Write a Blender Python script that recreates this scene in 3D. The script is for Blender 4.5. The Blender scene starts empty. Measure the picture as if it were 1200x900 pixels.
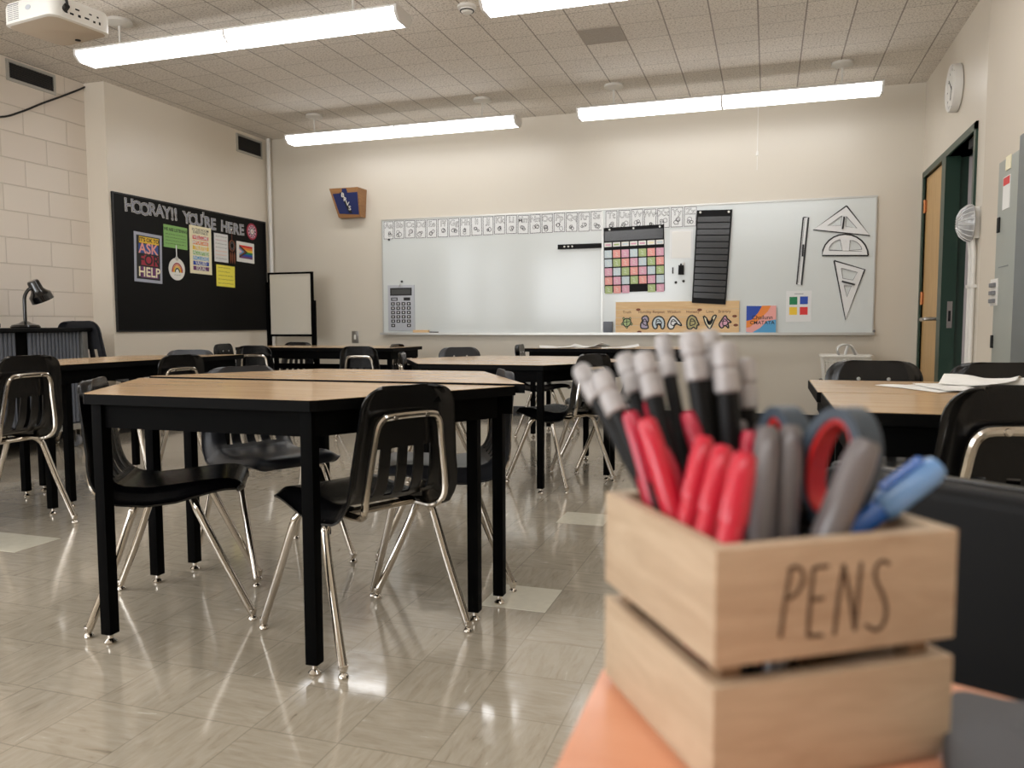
import bpy, bmesh, math, random
from mathutils import Vector, Matrix
random.seed(7)
C = bpy.context.scene.collection
PI = math.pi

# ------------------------------------------------------------------ camera numbers
CH = .9363; CF = 923.6; CY, CP, CR = .3135, -.0751, -.0035
fw = Vector((-math.sin(CY)*math.cos(CP), math.cos(CY)*math.cos(CP), math.sin(CP)))
rt = Vector((math.cos(CY), math.sin(CY), 0)); up = rt.cross(fw)
_c, _s = math.cos(CR), math.sin(CR)
rt, up = rt*_c+up*_s, -rt*_s+up*_c
EYE = Vector((0, 0, CH))
D = 7.7036; XL = -5.3821; XR = 1.2539; H = 3.0007; XB = -5.60; XN = 1.20
def ray(px, py): return fw + rt*((px-600)/CF) - up*((py-450)/CF)
def atz(px, py, z): d = ray(px, py); return EYE + d*((z-CH)/d.z)
def aty(px, py, y=D): d = ray(px, py); return EYE + d*(y/d.y)
def atx(px, py, x): d = ray(px, py); return EYE + d*(x/d.x)

# ------------------------------------------------------------------ materials
MATS = {}
def lin(c):
    return tuple(((v/255)/12.92 if v/255 <= .04045 else ((v/255+.055)/1.055)**2.4) for v in c)
def mat(name, rgb, rough=.5, metal=0, spec=.5, coat=0, trans=0, alpha=1, emit=0, noise=0, nscale=20, bump=0, bscale=200):
    if name in MATS: return MATS[name]
    m = bpy.data.materials.new(name); m.use_nodes = True
    nt = m.node_tree; b = nt.nodes['Principled BSDF']
    col = lin(rgb)+(1,)
    b.inputs['Base Color'].default_value = col
    b.inputs['Roughness'].default_value = rough
    b.inputs['Metallic'].default_value = metal
    b.inputs['Specular IOR Level'].default_value = spec
    b.inputs['Coat Weight'].default_value = coat
    b.inputs['Coat Roughness'].default_value = .08
    b.inputs['Transmission Weight'].default_value = trans
    b.inputs['Alpha'].default_value = alpha
    if emit:
        b.inputs['Emission Color'].default_value = col
        b.inputs['Emission Strength'].default_value = emit
    tc = None
    if noise:
        tc = nt.nodes.new('ShaderNodeTexCoord')
        n = nt.nodes.new('ShaderNodeTexNoise'); n.inputs['Scale'].default_value = nscale; n.inputs['Detail'].default_value = 4
        nt.links.new(tc.outputs['Object'], n.inputs['Vector'])
        mx = nt.nodes.new('ShaderNodeMix'); mx.data_type = 'RGBA'
        mx.inputs[6].default_value = tuple(v*(1-noise) for v in col[:3])+(1,)
        mx.inputs[7].default_value = tuple(min(1, v*(1+noise)) for v in col[:3])+(1,)
        nt.links.new(n.outputs['Fac'], mx.inputs[0]); nt.links.new(mx.outputs[2], b.inputs['Base Color'])
    if bump:
        tc = tc or nt.nodes.new('ShaderNodeTexCoord')
        n2 = nt.nodes.new('ShaderNodeTexNoise'); n2.inputs['Scale'].default_value = bscale; n2.inputs['Detail'].default_value = 3
        nt.links.new(tc.outputs['Object'], n2.inputs['Vector'])
        bp = nt.nodes.new('ShaderNodeBump'); bp.inputs['Strength'].default_value = bump; bp.inputs['Distance'].default_value = .002
        nt.links.new(n2.outputs['Fac'], bp.inputs['Height']); nt.links.new(bp.outputs['Normal'], b.inputs['Normal'])
    MATS[name] = m
    return m
class NT:
    def __init__(s, m): s.nt = m.node_tree; s.b = s.nt.nodes['Principled BSDF']
    def n(s, t, **kw):
        x = s.nt.nodes.new(t)
        for k, v in kw.items():
            if k.startswith('i_'):
                x.inputs[k[2:]].default_value = v
            else: setattr(x, k, v)
        return x
    def l(s, a, b): s.nt.links.new(a, b)
    def math(s, op, a, b=None, c=None):
        x = s.n('ShaderNodeMath', operation=op)
        for i, v in enumerate((a, b, c)):
            if v is None: continue
            if isinstance(v, (int, float)): x.inputs[i].default_value = v
            else: s.l(v, x.inputs[i])
        return x.outputs[0]
    def mix(s, f, a, b):
        x = s.n('ShaderNodeMix', data_type='RGBA')
        for i, v in ((0, f), (6, a), (7, b)):
            if isinstance(v, (int, float)): x.inputs[i].default_value = v
            elif isinstance(v, tuple): x.inputs[i].default_value = v
            else: s.l(v, x.inputs[i])
        return x.outputs[2]
def L4(*c): return lin(c)+(1,)

# floor: nine inch vinyl tiles, marbling running alternately along x and y
def floor_mat():
    m = mat('vinyl_floor_tile', (150, 143, 127), .2, spec=.7, coat=.6); k = NT(m)
    tc = k.n('ShaderNodeTexCoord'); sp = k.n('ShaderNodeSeparateXYZ'); k.l(tc.outputs['Object'], sp.inputs[0])
    T = .2286
    u = k.math('DIVIDE', k.math('ADD', sp.outputs[0], .90+T*60), T)
    v = k.math('DIVIDE', k.math('ADD', sp.outputs[1], -2.415+T*60), T)
    fu, fv = k.math('FRACT', u), k.math('FRACT', v)
    iu, iv = k.math('FLOOR', u), k.math('FLOOR', v)
    par = k.math('MODULO', k.math('ADD', iu, iv), 2.0)
    cb = k.n('ShaderNodeCombineXYZ'); k.l(iu, cb.inputs[0]); k.l(iv, cb.inputs[1])
    wn = k.n('ShaderNodeTexWhiteNoise', noise_dimensions='2D'); k.l(cb.outputs[0], wn.inputs['Vector'])
    def streak(sx, sy):
        mp = k.n('ShaderNodeMapping'); k.l(tc.outputs['Object'], mp.inputs[0]); mp.inputs['Scale'].default_value = (sx, sy, 1)
        a = k.n('ShaderNodeTexNoise', i_Scale=1.0, i_Detail=4.0, i_Roughness=.62, i_Distortion=.8); k.l(mp.outputs[0], a.inputs['Vector'])
        return a.outputs['Fac']
    st = k.n('ShaderNodeMix', data_type='FLOAT'); k.l(par, st.inputs[0]); k.l(streak(10, 55), st.inputs[2]); k.l(streak(55, 10), st.inputs[3])
    s = st.outputs[0]
    rp = k.n('ShaderNodeValToRGB'); k.l(s, rp.inputs[0])
    e = rp.color_ramp.elements
    e[0].position = .24; e[0].color = L4(138, 127, 110); e[1].position = .78; e[1].color = L4(226, 218, 203)
    for p, c in ((.34, (168, 157, 139)), (.5, (177, 167, 149)), (.68, (184, 174, 157))):
        q = e.new(p); q.color = L4(*c)
    tone = k.math('MULTIPLY_ADD', wn.outputs['Value'], .07, .96)
    hsv = k.n('ShaderNodeHueSaturation'); k.l(rp.outputs[0], hsv.inputs['Color']); k.l(tone, hsv.inputs['Value'])
    # joints
    w = .008
    def edge(f): return k.math('ADD', k.math('LESS_THAN', f, w), k.math('GREATER_THAN', f, 1-w))
    j = k.math('MINIMUM', k.math('ADD', edge(fu), edge(fv)), 1.0)
    j = k.math('MULTIPLY', j, .3)
    c = k.mix(j, hsv.outputs[0], L4(84, 78, 66))
    k.l(c, k.b.inputs['Base Color'])
    rn = k.n('ShaderNodeTexNoise', i_Scale=3.0, i_Detail=5.0); k.l(tc.outputs['Object'], rn.inputs['Vector'])
    k.l(k.math('MULTIPLY_ADD', rn.outputs['Fac'], .10, .10), k.b.inputs['Roughness'])
    wv = k.n('ShaderNodeTexNoise', i_Scale=7.0, i_Detail=2.0); k.l(tc.outputs['Object'], wv.inputs['Vector'])
    bp = k.n('ShaderNodeBump'); bp.inputs['Strength'].default_value = .12; bp.inputs['Distance'].default_value = .02
    k.l(wv.outputs['Fac'], bp.inputs['Height']); k.l(bp.outputs['Normal'], k.b.inputs['Normal'])
    return m
def patch_mat():
    m = mat('pale_vinyl_tile', (212, 206, 187), .22, coat=.3, noise=.1, nscale=30)
    return m
def ceiling_mat():
    m = mat('ceiling_tile', (212, 205, 196), .9); k = NT(m)
    tc = k.n('ShaderNodeTexCoord'); sp = k.n('ShaderNodeSeparateXYZ'); k.l(tc.outputs['Object'], sp.inputs[0])
    T = .3048
    u = k.math('DIVIDE', k.math('ADD', sp.outputs[0], .104+T*60), T)
    v = k.math('DIVIDE', k.math('ADD', sp.outputs[1], -6.189+T*60), T)
    fu, fv = k.math('FRACT', u), k.math('FRACT', v)
    cb = k.n('ShaderNodeCombineXYZ'); k.l(k.math('FLOOR', u), cb.inputs[0]); k.l(k.math('FLOOR', v), cb.inputs[1])
    wn = k.n('ShaderNodeTexWhiteNoise', noise_dimensions='2D'); k.l(cb.outputs[0], wn.inputs['Vector'])
    n = k.n('ShaderNodeTexNoise', i_Scale=75.0, i_Detail=5.0, i_Roughness=.7); k.l(tc.outputs['Object'], n.inputs['Vector'])
    rp = k.n('ShaderNodeValToRGB'); k.l(n.outputs['Fac'], rp.inputs[0]); e = rp.color_ramp.elements
    e[0].position = .36; e[0].color = L4(168, 158, 147); e[1].position = .5; e[1].color = L4(230, 223, 213)
    w = .012
    def edge(f, ww): return k.math('ADD', k.math('LESS_THAN', f, ww), k.math('GREATER_THAN', f, 1-ww))
    j = k.math('MINIMUM', k.math('ADD', edge(fu, .016), k.math('MULTIPLY', edge(fv, .012), .6)), 1.0)
    tone = k.math('MULTIPLY_ADD', wn.outputs['Value'], .07, .95)
    hsv = k.n('ShaderNodeHueSaturation'); k.l(rp.outputs[0], hsv.inputs['Color']); k.l(tone, hsv.inputs['Value'])
    c = k.mix(k.math('MULTIPLY', j, .7), hsv.outputs[0], L4(110, 100, 90))
    k.l(c, k.b.inputs['Base Color'])
    bp = k.n('ShaderNodeBump'); bp.inputs['Strength'].default_value = .5; bp.inputs['Distance'].default_value = .004
    k.l(n.outputs['Fac'], bp.inputs['Height']); k.l(bp.outputs['Normal'], k.b.inputs['Normal'])
    return m
def block_mat():
    m = mat('painted_block', (206, 195, 180), .42); k = NT(m)
    tc = k.n('ShaderNodeTexCoord'); sp = k.n('ShaderNodeSeparateXYZ'); k.l(tc.outputs['Object'], sp.inputs[0])
    cb = k.n('ShaderNodeCombineXYZ'); k.l(k.math('ADD', sp.outputs[1], 20.13), cb.inputs[0]); k.l(sp.outputs[2], cb.inputs[1])
    br = k.n('ShaderNodeTexBrick'); k.l(cb.outputs[0], br.inputs['Vector'])
    br.offset = .5; br.inputs['Scale'].default_value = 1; br.inputs['Mortar Size'].default_value = .005
    br.inputs['Mortar Smooth'].default_value = .3; br.inputs['Brick Width'].default_value = .406; br.inputs['Row Height'].default_value = .2032
    br.inputs['Color1'].default_value = L4(234, 224, 211); br.inputs['Color2'].default_value = L4(230, 219, 206); br.inputs['Mortar'].default_value = L4(216, 205, 191)  # block tones lifted to offset the dim light reaching this wall
    k.l(br.outputs['Color'], k.b.inputs['Base Color'])
    n = k.n('ShaderNodeTexNoise', i_Scale=120.0, i_Detail=3.0); k.l(tc.outputs['Object'], n.inputs['Vector'])
    h = k.math('ADD', k.math('MULTIPLY', br.outputs['Fac'], -1.0), k.math('MULTIPLY', n.outputs['Fac'], .12))
    bp = k.n('ShaderNodeBump'); bp.inputs['Strength'].default_value = .8; bp.inputs['Distance'].default_value = .006
    k.l(h, bp.inputs['Height']); k.l(bp.outputs['Normal'], k.b.inputs['Normal'])
    return m
def wood_mat(name, c1, c2, rough=.35, scale=(2, 30, 30), coat=0, dist=1.5):
    if name in MATS: return MATS[name]
    m = mat(name, c1, rough, coat=coat); k = NT(m)
    tc = k.n('ShaderNodeTexCoord'); mp = k.n('ShaderNodeMapping'); k.l(tc.outputs['Object'], mp.inputs[0]); mp.inputs['Scale'].default_value = scale
    n = k.n('ShaderNodeTexNoise', i_Scale=1.0, i_Detail=6.0, i_Roughness=.6, i_Distortion=dist); k.l(mp.outputs[0], n.inputs['Vector'])
    rp = k.n('ShaderNodeValToRGB'); k.l(n.outputs['Fac'], rp.inputs[0]); e = rp.color_ramp.elements
    e[0].position = .3; e[0].color = L4(*c1); e[1].position = .7; e[1].color = L4(*c2)
    k.l(rp.outputs[0], k.b.inputs['Base Color'])
    return m
M_wall = mat('cream_wall_paint', (210, 202, 187), .34, spec=.5, bump=.08, bscale=60)
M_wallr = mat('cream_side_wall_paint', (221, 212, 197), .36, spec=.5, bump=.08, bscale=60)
M_wallm = mat('matte_tan_wall_paint', (212, 202, 186), .75, spec=.3)  # matte finish, a little darker than the door side wall
M_walll = mat('pale_cream_wall_paint', (232, 223, 208), .34, spec=.5, bump=.08, bscale=60)  # same cream paint, lightened to make up for weak light on this wall
M_hall = mat('hallway_paint', (186, 180, 180), .6)
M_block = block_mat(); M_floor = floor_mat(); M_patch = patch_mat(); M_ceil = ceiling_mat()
M_tiledark = mat('grey_ceiling_tile', (168, 160, 150), .9, noise=.3, nscale=120)
M_black = mat('black_vinyl', (5, 5, 6), .55, spec=.2)
M_base = mat('black_baseboard', (20, 20, 22), .4)
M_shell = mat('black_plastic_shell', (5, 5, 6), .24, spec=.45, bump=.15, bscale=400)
M_shellg = mat('grey_plastic_shell', (44, 45, 49), .34, bump=.15, bscale=400)  # lightened copy of the black shell, standing in for reflected sheen
M_chrome = mat('chrome_steel', (205, 198, 188), .13, metal=1)
M_steel = mat('brushed_steel', (176, 172, 166), .32, metal=1)
M_legb = mat('black_powder_coat', (3, 3, 3), .6, spec=.05)
M_edge = mat('black_edge_band', (3, 3, 3), .55, spec=.08)
M_lam = wood_mat('maple_laminate', (196, 160, 118), (214, 180, 138), .24, (3, 26, 26), coat=.25)
M_desk = wood_mat('orange_wood_laminate', (222, 150, 112), (232, 166, 130), .32, (3, 22, 22), coat=.1)
M_crate = wood_mat('pale_crate_wood', (182, 156, 128), (204, 181, 153), .62, (14, 14, 90))
M_cratein = wood_mat('crate_inner_wood', (120, 92, 66), (140, 110, 82), .7, (14, 14, 90))
M_ink = mat('brown_ink', (92, 72, 54), .6)
M_board = mat('whiteboard_enamel', (213, 218, 216), .16, coat=.2)
M_alu = mat('satin_aluminium', (196, 195, 190), .35, metal=.8)
M_white = mat('white_paint', (225, 222, 215), .5)
M_paper = mat('white_paper', (236, 235, 230), .75)
M_glossp = mat('laminated_paper', (226, 227, 226), .22)
M_inkk = mat('black_ink', (22, 22, 24), .5)
M_cardk = mat('dark_grey_card_frame', (70, 70, 74), .6)
M_inkg = mat('grey_ink', (120, 120, 122), .6)
M_lens = mat('lit_lens', (251, 251, 252), .4, emit=5.1)
M_house = mat('white_enamel_housing', (228, 226, 222), .4)
M_pvc = mat('white_projector_plastic', (226, 224, 218), .38)
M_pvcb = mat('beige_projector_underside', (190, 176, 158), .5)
M_dark = mat('dark_void', (10, 10, 11), .8)
M_grille = mat('dark_grille', (40, 38, 36), .5)
M_green = mat('dark_green_door_frame', (32, 58, 46), .35)
M_oak = wood_mat('golden_door_veneer', (188, 148, 92), (206, 168, 112), .4, (20, 20, 1.6))
M_copper = mat('bronze_hinge', (170, 112, 70), .35, metal=.8)
M_panel = mat('grey_panel_enamel', (156, 160, 152), .42)
M_panel2 = mat('dark_grey_panel_enamel', (104, 110, 110), .42)
M_clear = mat('clear_plastic_dome', (240, 240, 240), .16, trans=.62, spec=.6)
M_cyel = mat('yellow_print', (240, 200, 60), .6)
M_cblue = mat('blue_print', (62, 84, 150), .6)
M_cred = mat('crimson_print', (168, 48, 68), .6)
M_corg = mat('orange_print', (238, 140, 60), .6)
M_cgrn = mat('green_print', (140, 190, 110), .6)
M_cdgrn = mat('deep_green_print', (30, 128, 80), .6)
M_cteal = mat('sky_blue_print', (86, 160, 205), .6)
M_cpur2 = mat('pale_mauve_print', (176, 164, 184), .6); M_ctan = mat('khaki_print', (176, 166, 116), .6)
M_cpur = mat('purple_print', (110, 60, 110), .6)
M_cpink = mat('pink_print', (226, 172, 192), .6)
M_csal = mat('salmon_print', (238, 168, 160), .6)
M_clime = mat('soft_green_print', (178, 196, 138), .6)
M_cpale = mat('pale_blue_print', (206, 220, 226), .6)
M_ccream = mat('cream_print', (246, 238, 205), .6)
M_cnote = mat('bright_yellow_print', (246, 234, 90), .6)
M_csil = mat('silver_mount', (176, 180, 196), .45)
M_cdblue = mat('royal_blue_print', (30, 72, 170), .5)
M_creddy = mat('bright_red_print', (220, 50, 48), .5)
M_cbrown = mat('brown_print', (120, 66, 44), .6)
M_pine = wood_mat('knotty_pine', (216, 176, 124), (232, 200, 152), .5, (2.5, 2.5, 24))
M_spk = wood_mat('orange_plywood', (142, 100, 60), (164, 120, 76), .45, (4, 4, 40))
M_navy = mat('navy_cloth', (32, 42, 92), .8)
M_pocket = mat('clear_black_pocket', (12, 13, 16), .2, coat=.25)
M_ribg = mat('grey_tambour', (92, 96, 104), .4)
M_basket = mat('white_wicker_plastic', (216, 212, 202), .5)
M_calc = mat('grey_calculator_print', (184, 187, 194), .35)
M_lcd = mat('lcd_print', (66, 68, 66), .3)
M_redcap = mat('red_pen_cap', (205, 28, 54), .28, coat=.2)
M_redcap2 = mat('crimson_pen_cap', (186, 26, 58), .28, coat=.2)
M_bluecap = mat('blue_translucent_plastic', (42, 110, 205), .18, coat=.3)
M_bluecap2 = mat('pale_blue_translucent_plastic', (120, 165, 220), .18, coat=.3)
M_greycap = mat('grey_pen_barrel', (112, 106, 106), .3, coat=.2)
M_frost = mat('frosted_silver_cap', (178, 174, 174), .4, metal=.15, noise=.3, nscale=160)
M_pinkd = mat('pink_eraser', (196, 110, 130), .5)
M_penb = mat('black_pen_barrel', (4, 4, 5), .5, spec=.25)
M_scis = mat('blue_grey_handle', (62, 74, 86), .4)
M_scisr = mat('red_handle_grip', (205, 40, 38), .4)
M_case = mat('charcoal_case_plastic', (72, 73, 78), .45, bump=.1, bscale=500)
M_cable = mat('black_cable', (16, 15, 15), .5)
M_lampb = mat('glossy_black_enamel', (12, 12, 14), .15, coat=.5)
M_clockf = mat('clock_face', (228, 226, 218), .4)
M_wb2 = mat('mobile_board_enamel', (214, 208, 194), .25)

# ------------------------------------------------------------------ mesh builder
class MB:
    def __init__(s): s.v = []; s.f = []; s.m = []; s.mats = []
    def mi(s, m):
        if m not in s.mats: s.mats.append(m)
        return s.mats.index(m)
    def add(s, vs, fs, m, M=None):
        o = len(s.v); i = s.mi(m)
        s.v += [tuple(M @ Vector(p)) if M else tuple(p) for p in vs]
        for f in fs: s.f.append(tuple(o+k for k in f)); s.m.append(i)
        return s
    def box(s, x0, x1, y0, y1, z0, z1, m, M=None, ch=0):
        if ch:
            a = min(ch, (x1-x0)/2.01, (y1-y0)/2.01, (z1-z0)/2.01)
            bm = bmesh.new(); bmesh.ops.create_cube(bm, size=1)
            for v in bm.verts: v.co = Vector(((x0+x1)/2+v.co.x*(x1-x0), (y0+y1)/2+v.co.y*(y1-y0), (z0+z1)/2+v.co.z*(z1-z0)))
            bmesh.ops.bevel(bm, geom=bm.edges[:], offset=a, segments=2, affect='EDGES', profile=.7)
            s.bm(bm, m, M); return s
        vs = [(x, y, z) for x in (x0, x1) for y in (y0, y1) for z in (z0, z1)]
        fs = [(0, 1, 3, 2), (4, 6, 7, 5), (0, 4, 5, 1), (2, 3, 7, 6), (0, 2, 6, 4), (1, 5, 7, 3)]
        return s.add(vs, fs, m, M)
    def bm(s, bm, m, M=None):
        bm.verts.index_update()
        s.add([v.co.copy() for v in bm.verts], [[v.index for v in f.verts] for f in bm.faces], m, M); bm.free(); return s
    def poly(s, pts, z0, z1, m, M=None, side=None):
        n = len(pts); vs = [(x, y, z0) for x, y in pts]+[(x, y, z1) for x, y in pts]
        s.add(vs, [tuple(range(n-1, -1, -1)), tuple(range(n, 2*n))], m, M)
        s.add(vs, [(i, (i+1) % n, n+(i+1) % n, n+i) for i in range(n)], side or m, M); return s
    def tube(s, pts, r, m, seg=10, M=None, closed=False, cap=True, sm=0):
        P = [Vector(p) for p in pts]
        if sm:
            P = smooth_path(P, sm, closed)
        n = len(P); rs = r if isinstance(r, (list, tuple)) else [r]*n
        if len(rs) != n: rs = [rs[min(len(rs)-1, int(i*len(rs)/n))] for i in range(n)]
        T = []
        for i in range(n):
            a = P[i-1] if (i > 0 or closed) else P[i]; b = P[(i+1) % n] if (i < n-1 or closed) else P[i]
            t = (b-a); T.append(t.normalized() if t.length > 1e-9 else Vector((0, 0, 1)))
        N = T[0].orthogonal().normalized(); vs = []
        for i in range(n):
            N = (N - T[i]*N.dot(T[i]));  N = N.normalized() if N.length > 1e-6 else T[i].orthogonal().normalized()
            B = T[i].cross(N)
            for k in range(seg):
                a = 2*PI*k/seg; vs.append(P[i]+(N*math.cos(a)+B*math.sin(a))*rs[i])
        fs = []
        for i in range(n if closed else n-1):
            j = (i+1) % n
            for k in range(seg):
                l = (k+1) % seg; fs.append((i*seg+k, i*seg+l, j*seg+l, j*seg+k))
        if not closed and cap: fs += [tuple(range(seg-1, -1, -1)), tuple((n-1)*seg+k for k in range(seg))]
        return s.add(vs, fs, m, M)
    def lathe(s, prof, m, seg=24, M=None):
        vs = []; n = len(prof)
        for r, z in prof:
            for k in range(seg):
                a = 2*PI*k/seg; vs.append((r*math.cos(a), r*math.sin(a), z))
        fs = [(i*seg+k, i*seg+(k+1) % seg, (i+1)*seg+(k+1) % seg, (i+1)*seg+k) for i in range(n-1) for k in range(seg)]
        if prof[0][0] > 1e-5: fs.append(tuple(range(seg-1, -1, -1)))
        if prof[-1][0] > 1e-5: fs.append(tuple((n-1)*seg+k for k in range(seg)))
        return s.add(vs, fs, m, M)
    def text(s, body, size, x, y, z, m, M=None, off=0, ext=0, align='CENTER', sx=1, shear=0, bold=0):
        vs, fs = glyphs(body, round(off+bold, 5), ext/size, align)
        return s.add([(x+(a+b*shear)*size*sx, y+b*size, z+c*size) for a, b, c in vs], fs, m, M)
    def stroke(s, pts, w, z, m, M=None, t=.0004):
        P = [Vector((p[0], p[1])) for p in pts]; n = len(P); vs = []
        for i in range(n):
            d = (P[min(i+1, n-1)]-P[max(i-1, 0)]); d = d.normalized() if d.length > 1e-9 else Vector((1, 0))
            q = Vector((-d.y, d.x))*w/2
            for sg in (1, -1):
                a = P[i]+q*sg; vs += [(a.x, a.y, z), (a.x, a.y, z+t)]
        fs = []
        for i in range(n-1):
            a = 4*i; b = a+4
            fs += [(a+1, a+3, b+3, b+1), (a, a+1, b+1, b), (a+3, a+2, b+2, b+3)]
        return s.add(vs, fs, m, M)
    def build(s, name, parent=None, smooth=True, loc=None, ang=35):
        me = bpy.data.meshes.new(name); org = Vector(loc) if loc else Vector((0, 0, 0))
        me.from_pydata([tuple(Vector(p)-org) for p in s.v], [], s.f)
        for m in s.mats: me.materials.append(m)
        for p, i in zip(me.polygons, s.m): p.material_index = i
        bm = bmesh.new(); bm.from_mesh(me)
        bmesh.ops.remove_doubles(bm, verts=bm.verts[:], dist=1e-6)
        bmesh.ops.recalc_face_normals(bm, faces=bm.faces[:])
        if smooth:
            for f in bm.faces: f.smooth = True
            for e in bm.edges:
                if len(e.link_faces) == 2 and e.calc_face_angle(0) > math.radians(ang): e.smooth = False
        bm.to_mesh(me); bm.free(); me.update()
        o = bpy.data.objects.new(name, me); C.objects.link(o); o.location = org
        if parent: o.parent = parent
        return o
def smooth_path(P, k, closed=False):
    n = len(P); out = []
    rng = range(n if closed else n-1)
    for i in rng:
        p0 = P[i-1] if (i > 0 or closed) else P[i]; p1 = P[i]; p2 = P[(i+1) % n]
        p3 = P[(i+2) % n] if (closed or i+2 < n) else p2
        for j in range(k):
            t = j/k
            out.append(.5*((2*p1)+(p2-p0)*t+(2*p0-5*p1+4*p2-p3)*t*t+(3*p1-p0-3*p2+p3)*t**3))
    if not closed: out.append(P[-1])
    return out
_G = {}
def glyphs(body, off, ext, align):
    key = (body, off, round(ext, 5), align)
    if key in _G: return _G[key]
    cu = bpy.data.curves.new('t', 'FONT'); cu.body = body; cu.size = 1; cu.align_x = align; cu.align_y = 'CENTER'
    cu.offset = off; cu.extrude = ext; cu.resolution_u = 3
    o = bpy.data.objects.new('t', cu); C.objects.link(o)
    bpy.context.view_layer.update()
    dg = bpy.context.evaluated_depsgraph_get(); me = o.evaluated_get(dg).to_mesh()
    r = ([tuple(v.co) for v in me.vertices], [tuple(p.vertices) for p in me.polygons])
    o.evaluated_get(dg).to_mesh_clear(); bpy.data.objects.remove(o); bpy.data.curves.remove(cu)
    _G[key] = r; return r
def frame(o, ux, uz):
    ux = Vector(ux).normalized(); uz = Vector(uz).normalized(); n = ux.cross(uz)
    M = Matrix((ux, uz, n)).transposed().to_4x4(); M.translation = Vector(o); return M
def tag(o, label=None, cat=None, group=None, kind=None):
    if label: o['label'] = label
    if cat: o['category'] = cat
    if group: o['group'] = group
    if kind: o['kind'] = kind
    return o
def thing(name, label, cat, loc=(0, 0, 0), rz=0, group=None):
    o = bpy.data.objects.new(name, None); C.objects.link(o); o.empty_display_size = .1
    o.location = loc; o.rotation_euler = (0, 0, rz); return tag(o, label, cat, group)
def struct(o): o['kind'] = 'structure'; return o
def part(mb, name, root, **kw):
    """part given in world coordinates, parented to a root standing at its own place"""
    o = mb.build(name, None, **kw); o.parent = root
    bpy.context.view_layer.update()
    base = root
    o.matrix_parent_inverse = base.matrix_world.inverted(); return o
def copy_tree(o, parent=None):
    c = o.copy(); C.objects.link(c)
    if parent: c.parent = parent
    for ch in list(o.children): copy_tree(ch, c)
    return c

# ------------------------------------------------------------------ the room
YB = -2.6
struct(MB().box(XB-.2, XR+1.6, YB-.2, D+.2, -.1, 0, M_floor).build('floor', smooth=False))
struct(MB().box(XB-.2, XR+1.6, YB-.2, D+.2, H, H+.1, M_ceil).build('ceiling', smooth=False))
struct(MB().box(XB-.2, XR+.15, D, D+.15, 0, H, M_wall).build('wall_back', smooth=False))
w = MB(); WY = [(-1.9, -.3), (.2, 1.8)]; WZ0, WZ1 = .95, 2.55  # left window openings are made up, out of view, for fill light
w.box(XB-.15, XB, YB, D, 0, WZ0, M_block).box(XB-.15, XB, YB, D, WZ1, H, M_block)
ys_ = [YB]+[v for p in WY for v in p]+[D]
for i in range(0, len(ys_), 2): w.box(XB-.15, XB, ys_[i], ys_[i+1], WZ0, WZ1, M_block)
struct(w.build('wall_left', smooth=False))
for i, (a, b) in enumerate(WY):
    w = MB()
    for p in ((a, a+.05, WZ0, WZ1), (b-.05, b, WZ0, WZ1), (a+.05, b-.05, WZ0, WZ0+.05), (a+.05, b-.05, WZ1-.05, WZ1), ((a+b)/2-.02, (a+b)/2+.02, WZ0+.05, WZ1-.05)): w.box(XB-.11, XB-.05, p[0], p[1], p[2], p[3], M_alu)
    struct(w.build('window_%d' % (i+4), smooth=False))
    l_ = bpy.data.lights.new('window_daylight', 'AREA'); l_.shape = 'RECTANGLE'; l_.size = b-a; l_.size_y = WZ1-WZ0; l_.energy = 26; l_.color = (.93, .96, 1)  # fill light added behind the made-up window
    o_ = bpy.data.objects.new('window_daylight', l_); C.objects.link(o_); o_.location = (XB-.16, (a+b)/2, (WZ0+WZ1)/2); o_.rotation_euler = (PI/2, 0, -PI/2)
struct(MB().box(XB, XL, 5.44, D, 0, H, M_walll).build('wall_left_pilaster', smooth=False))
w = MB(); WX = [(-5.3, -3.7), (-3.4, -1.8)]; WZ0, WZ1 = .95, 2.55  # front window openings likewise added, unseen, to flatten the light
w.box(XB-.2, XR+1.6, YB-.15, YB, 0, WZ0, M_wall); w.box(XB-.2, XR+1.6, YB-.15, YB, WZ1, H, M_wall)
xs_ = [XB-.2]+[v for p in WX for v in p]+[XR+1.6]
for i in range(0, len(xs_), 2): w.box(xs_[i], xs_[i+1], YB-.15, YB, WZ0, WZ1, M_wall)
struct(w.build('wall_front', smooth=False))
for i, (a, b) in enumerate(WX):
    w = MB()
    for p in ((a, a+.05, WZ0, WZ1), (b-.05, b, WZ0, WZ1), (a+.05, b-.05, WZ0, WZ0+.05), (a+.05, b-.05, WZ1-.05, WZ1), ((a+b)/2-.02, (a+b)/2+.02, WZ0+.05, WZ1-.05)): w.box(p[0], p[1], YB-.11, YB-.05, p[2], p[3], M_alu)
    struct(w.build('window_%d' % (i+1), smooth=False))
    l_ = bpy.data.lights.new('window_daylight', 'AREA'); l_.shape = 'RECTANGLE'; l_.size = b-a; l_.size_y = WZ1-WZ0; l_.energy = 40; l_.color = (.93, .96, 1)  # added fill, shining in through the unseen front opening
    o_ = bpy.data.objects.new('window_daylight', l_); C.objects.link(o_); o_.location = ((a+b)/2, YB-.16, (WZ0+WZ1)/2); o_.rotation_euler = (PI/2, 0, 0)
struct(MB().box(XN, XR+.15, YB, 5.39, 0, H, M_wallm).build('wall_right_near', smooth=False))
DO0, DO1, DM, DL, DZ = 5.86, 6.70, 6.84, 7.60, 2.175
w = MB()
w.box(XR, XR+.15, 5.39, DO0, 0, H, M_wallr); w.box(XR, XR+.15, DL, D, 0, H, M_wallr); w.box(XR, XR+.15, DO0, DL, DZ, H, M_wallr)
struct(w.build('wall_right', smooth=False))
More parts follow.
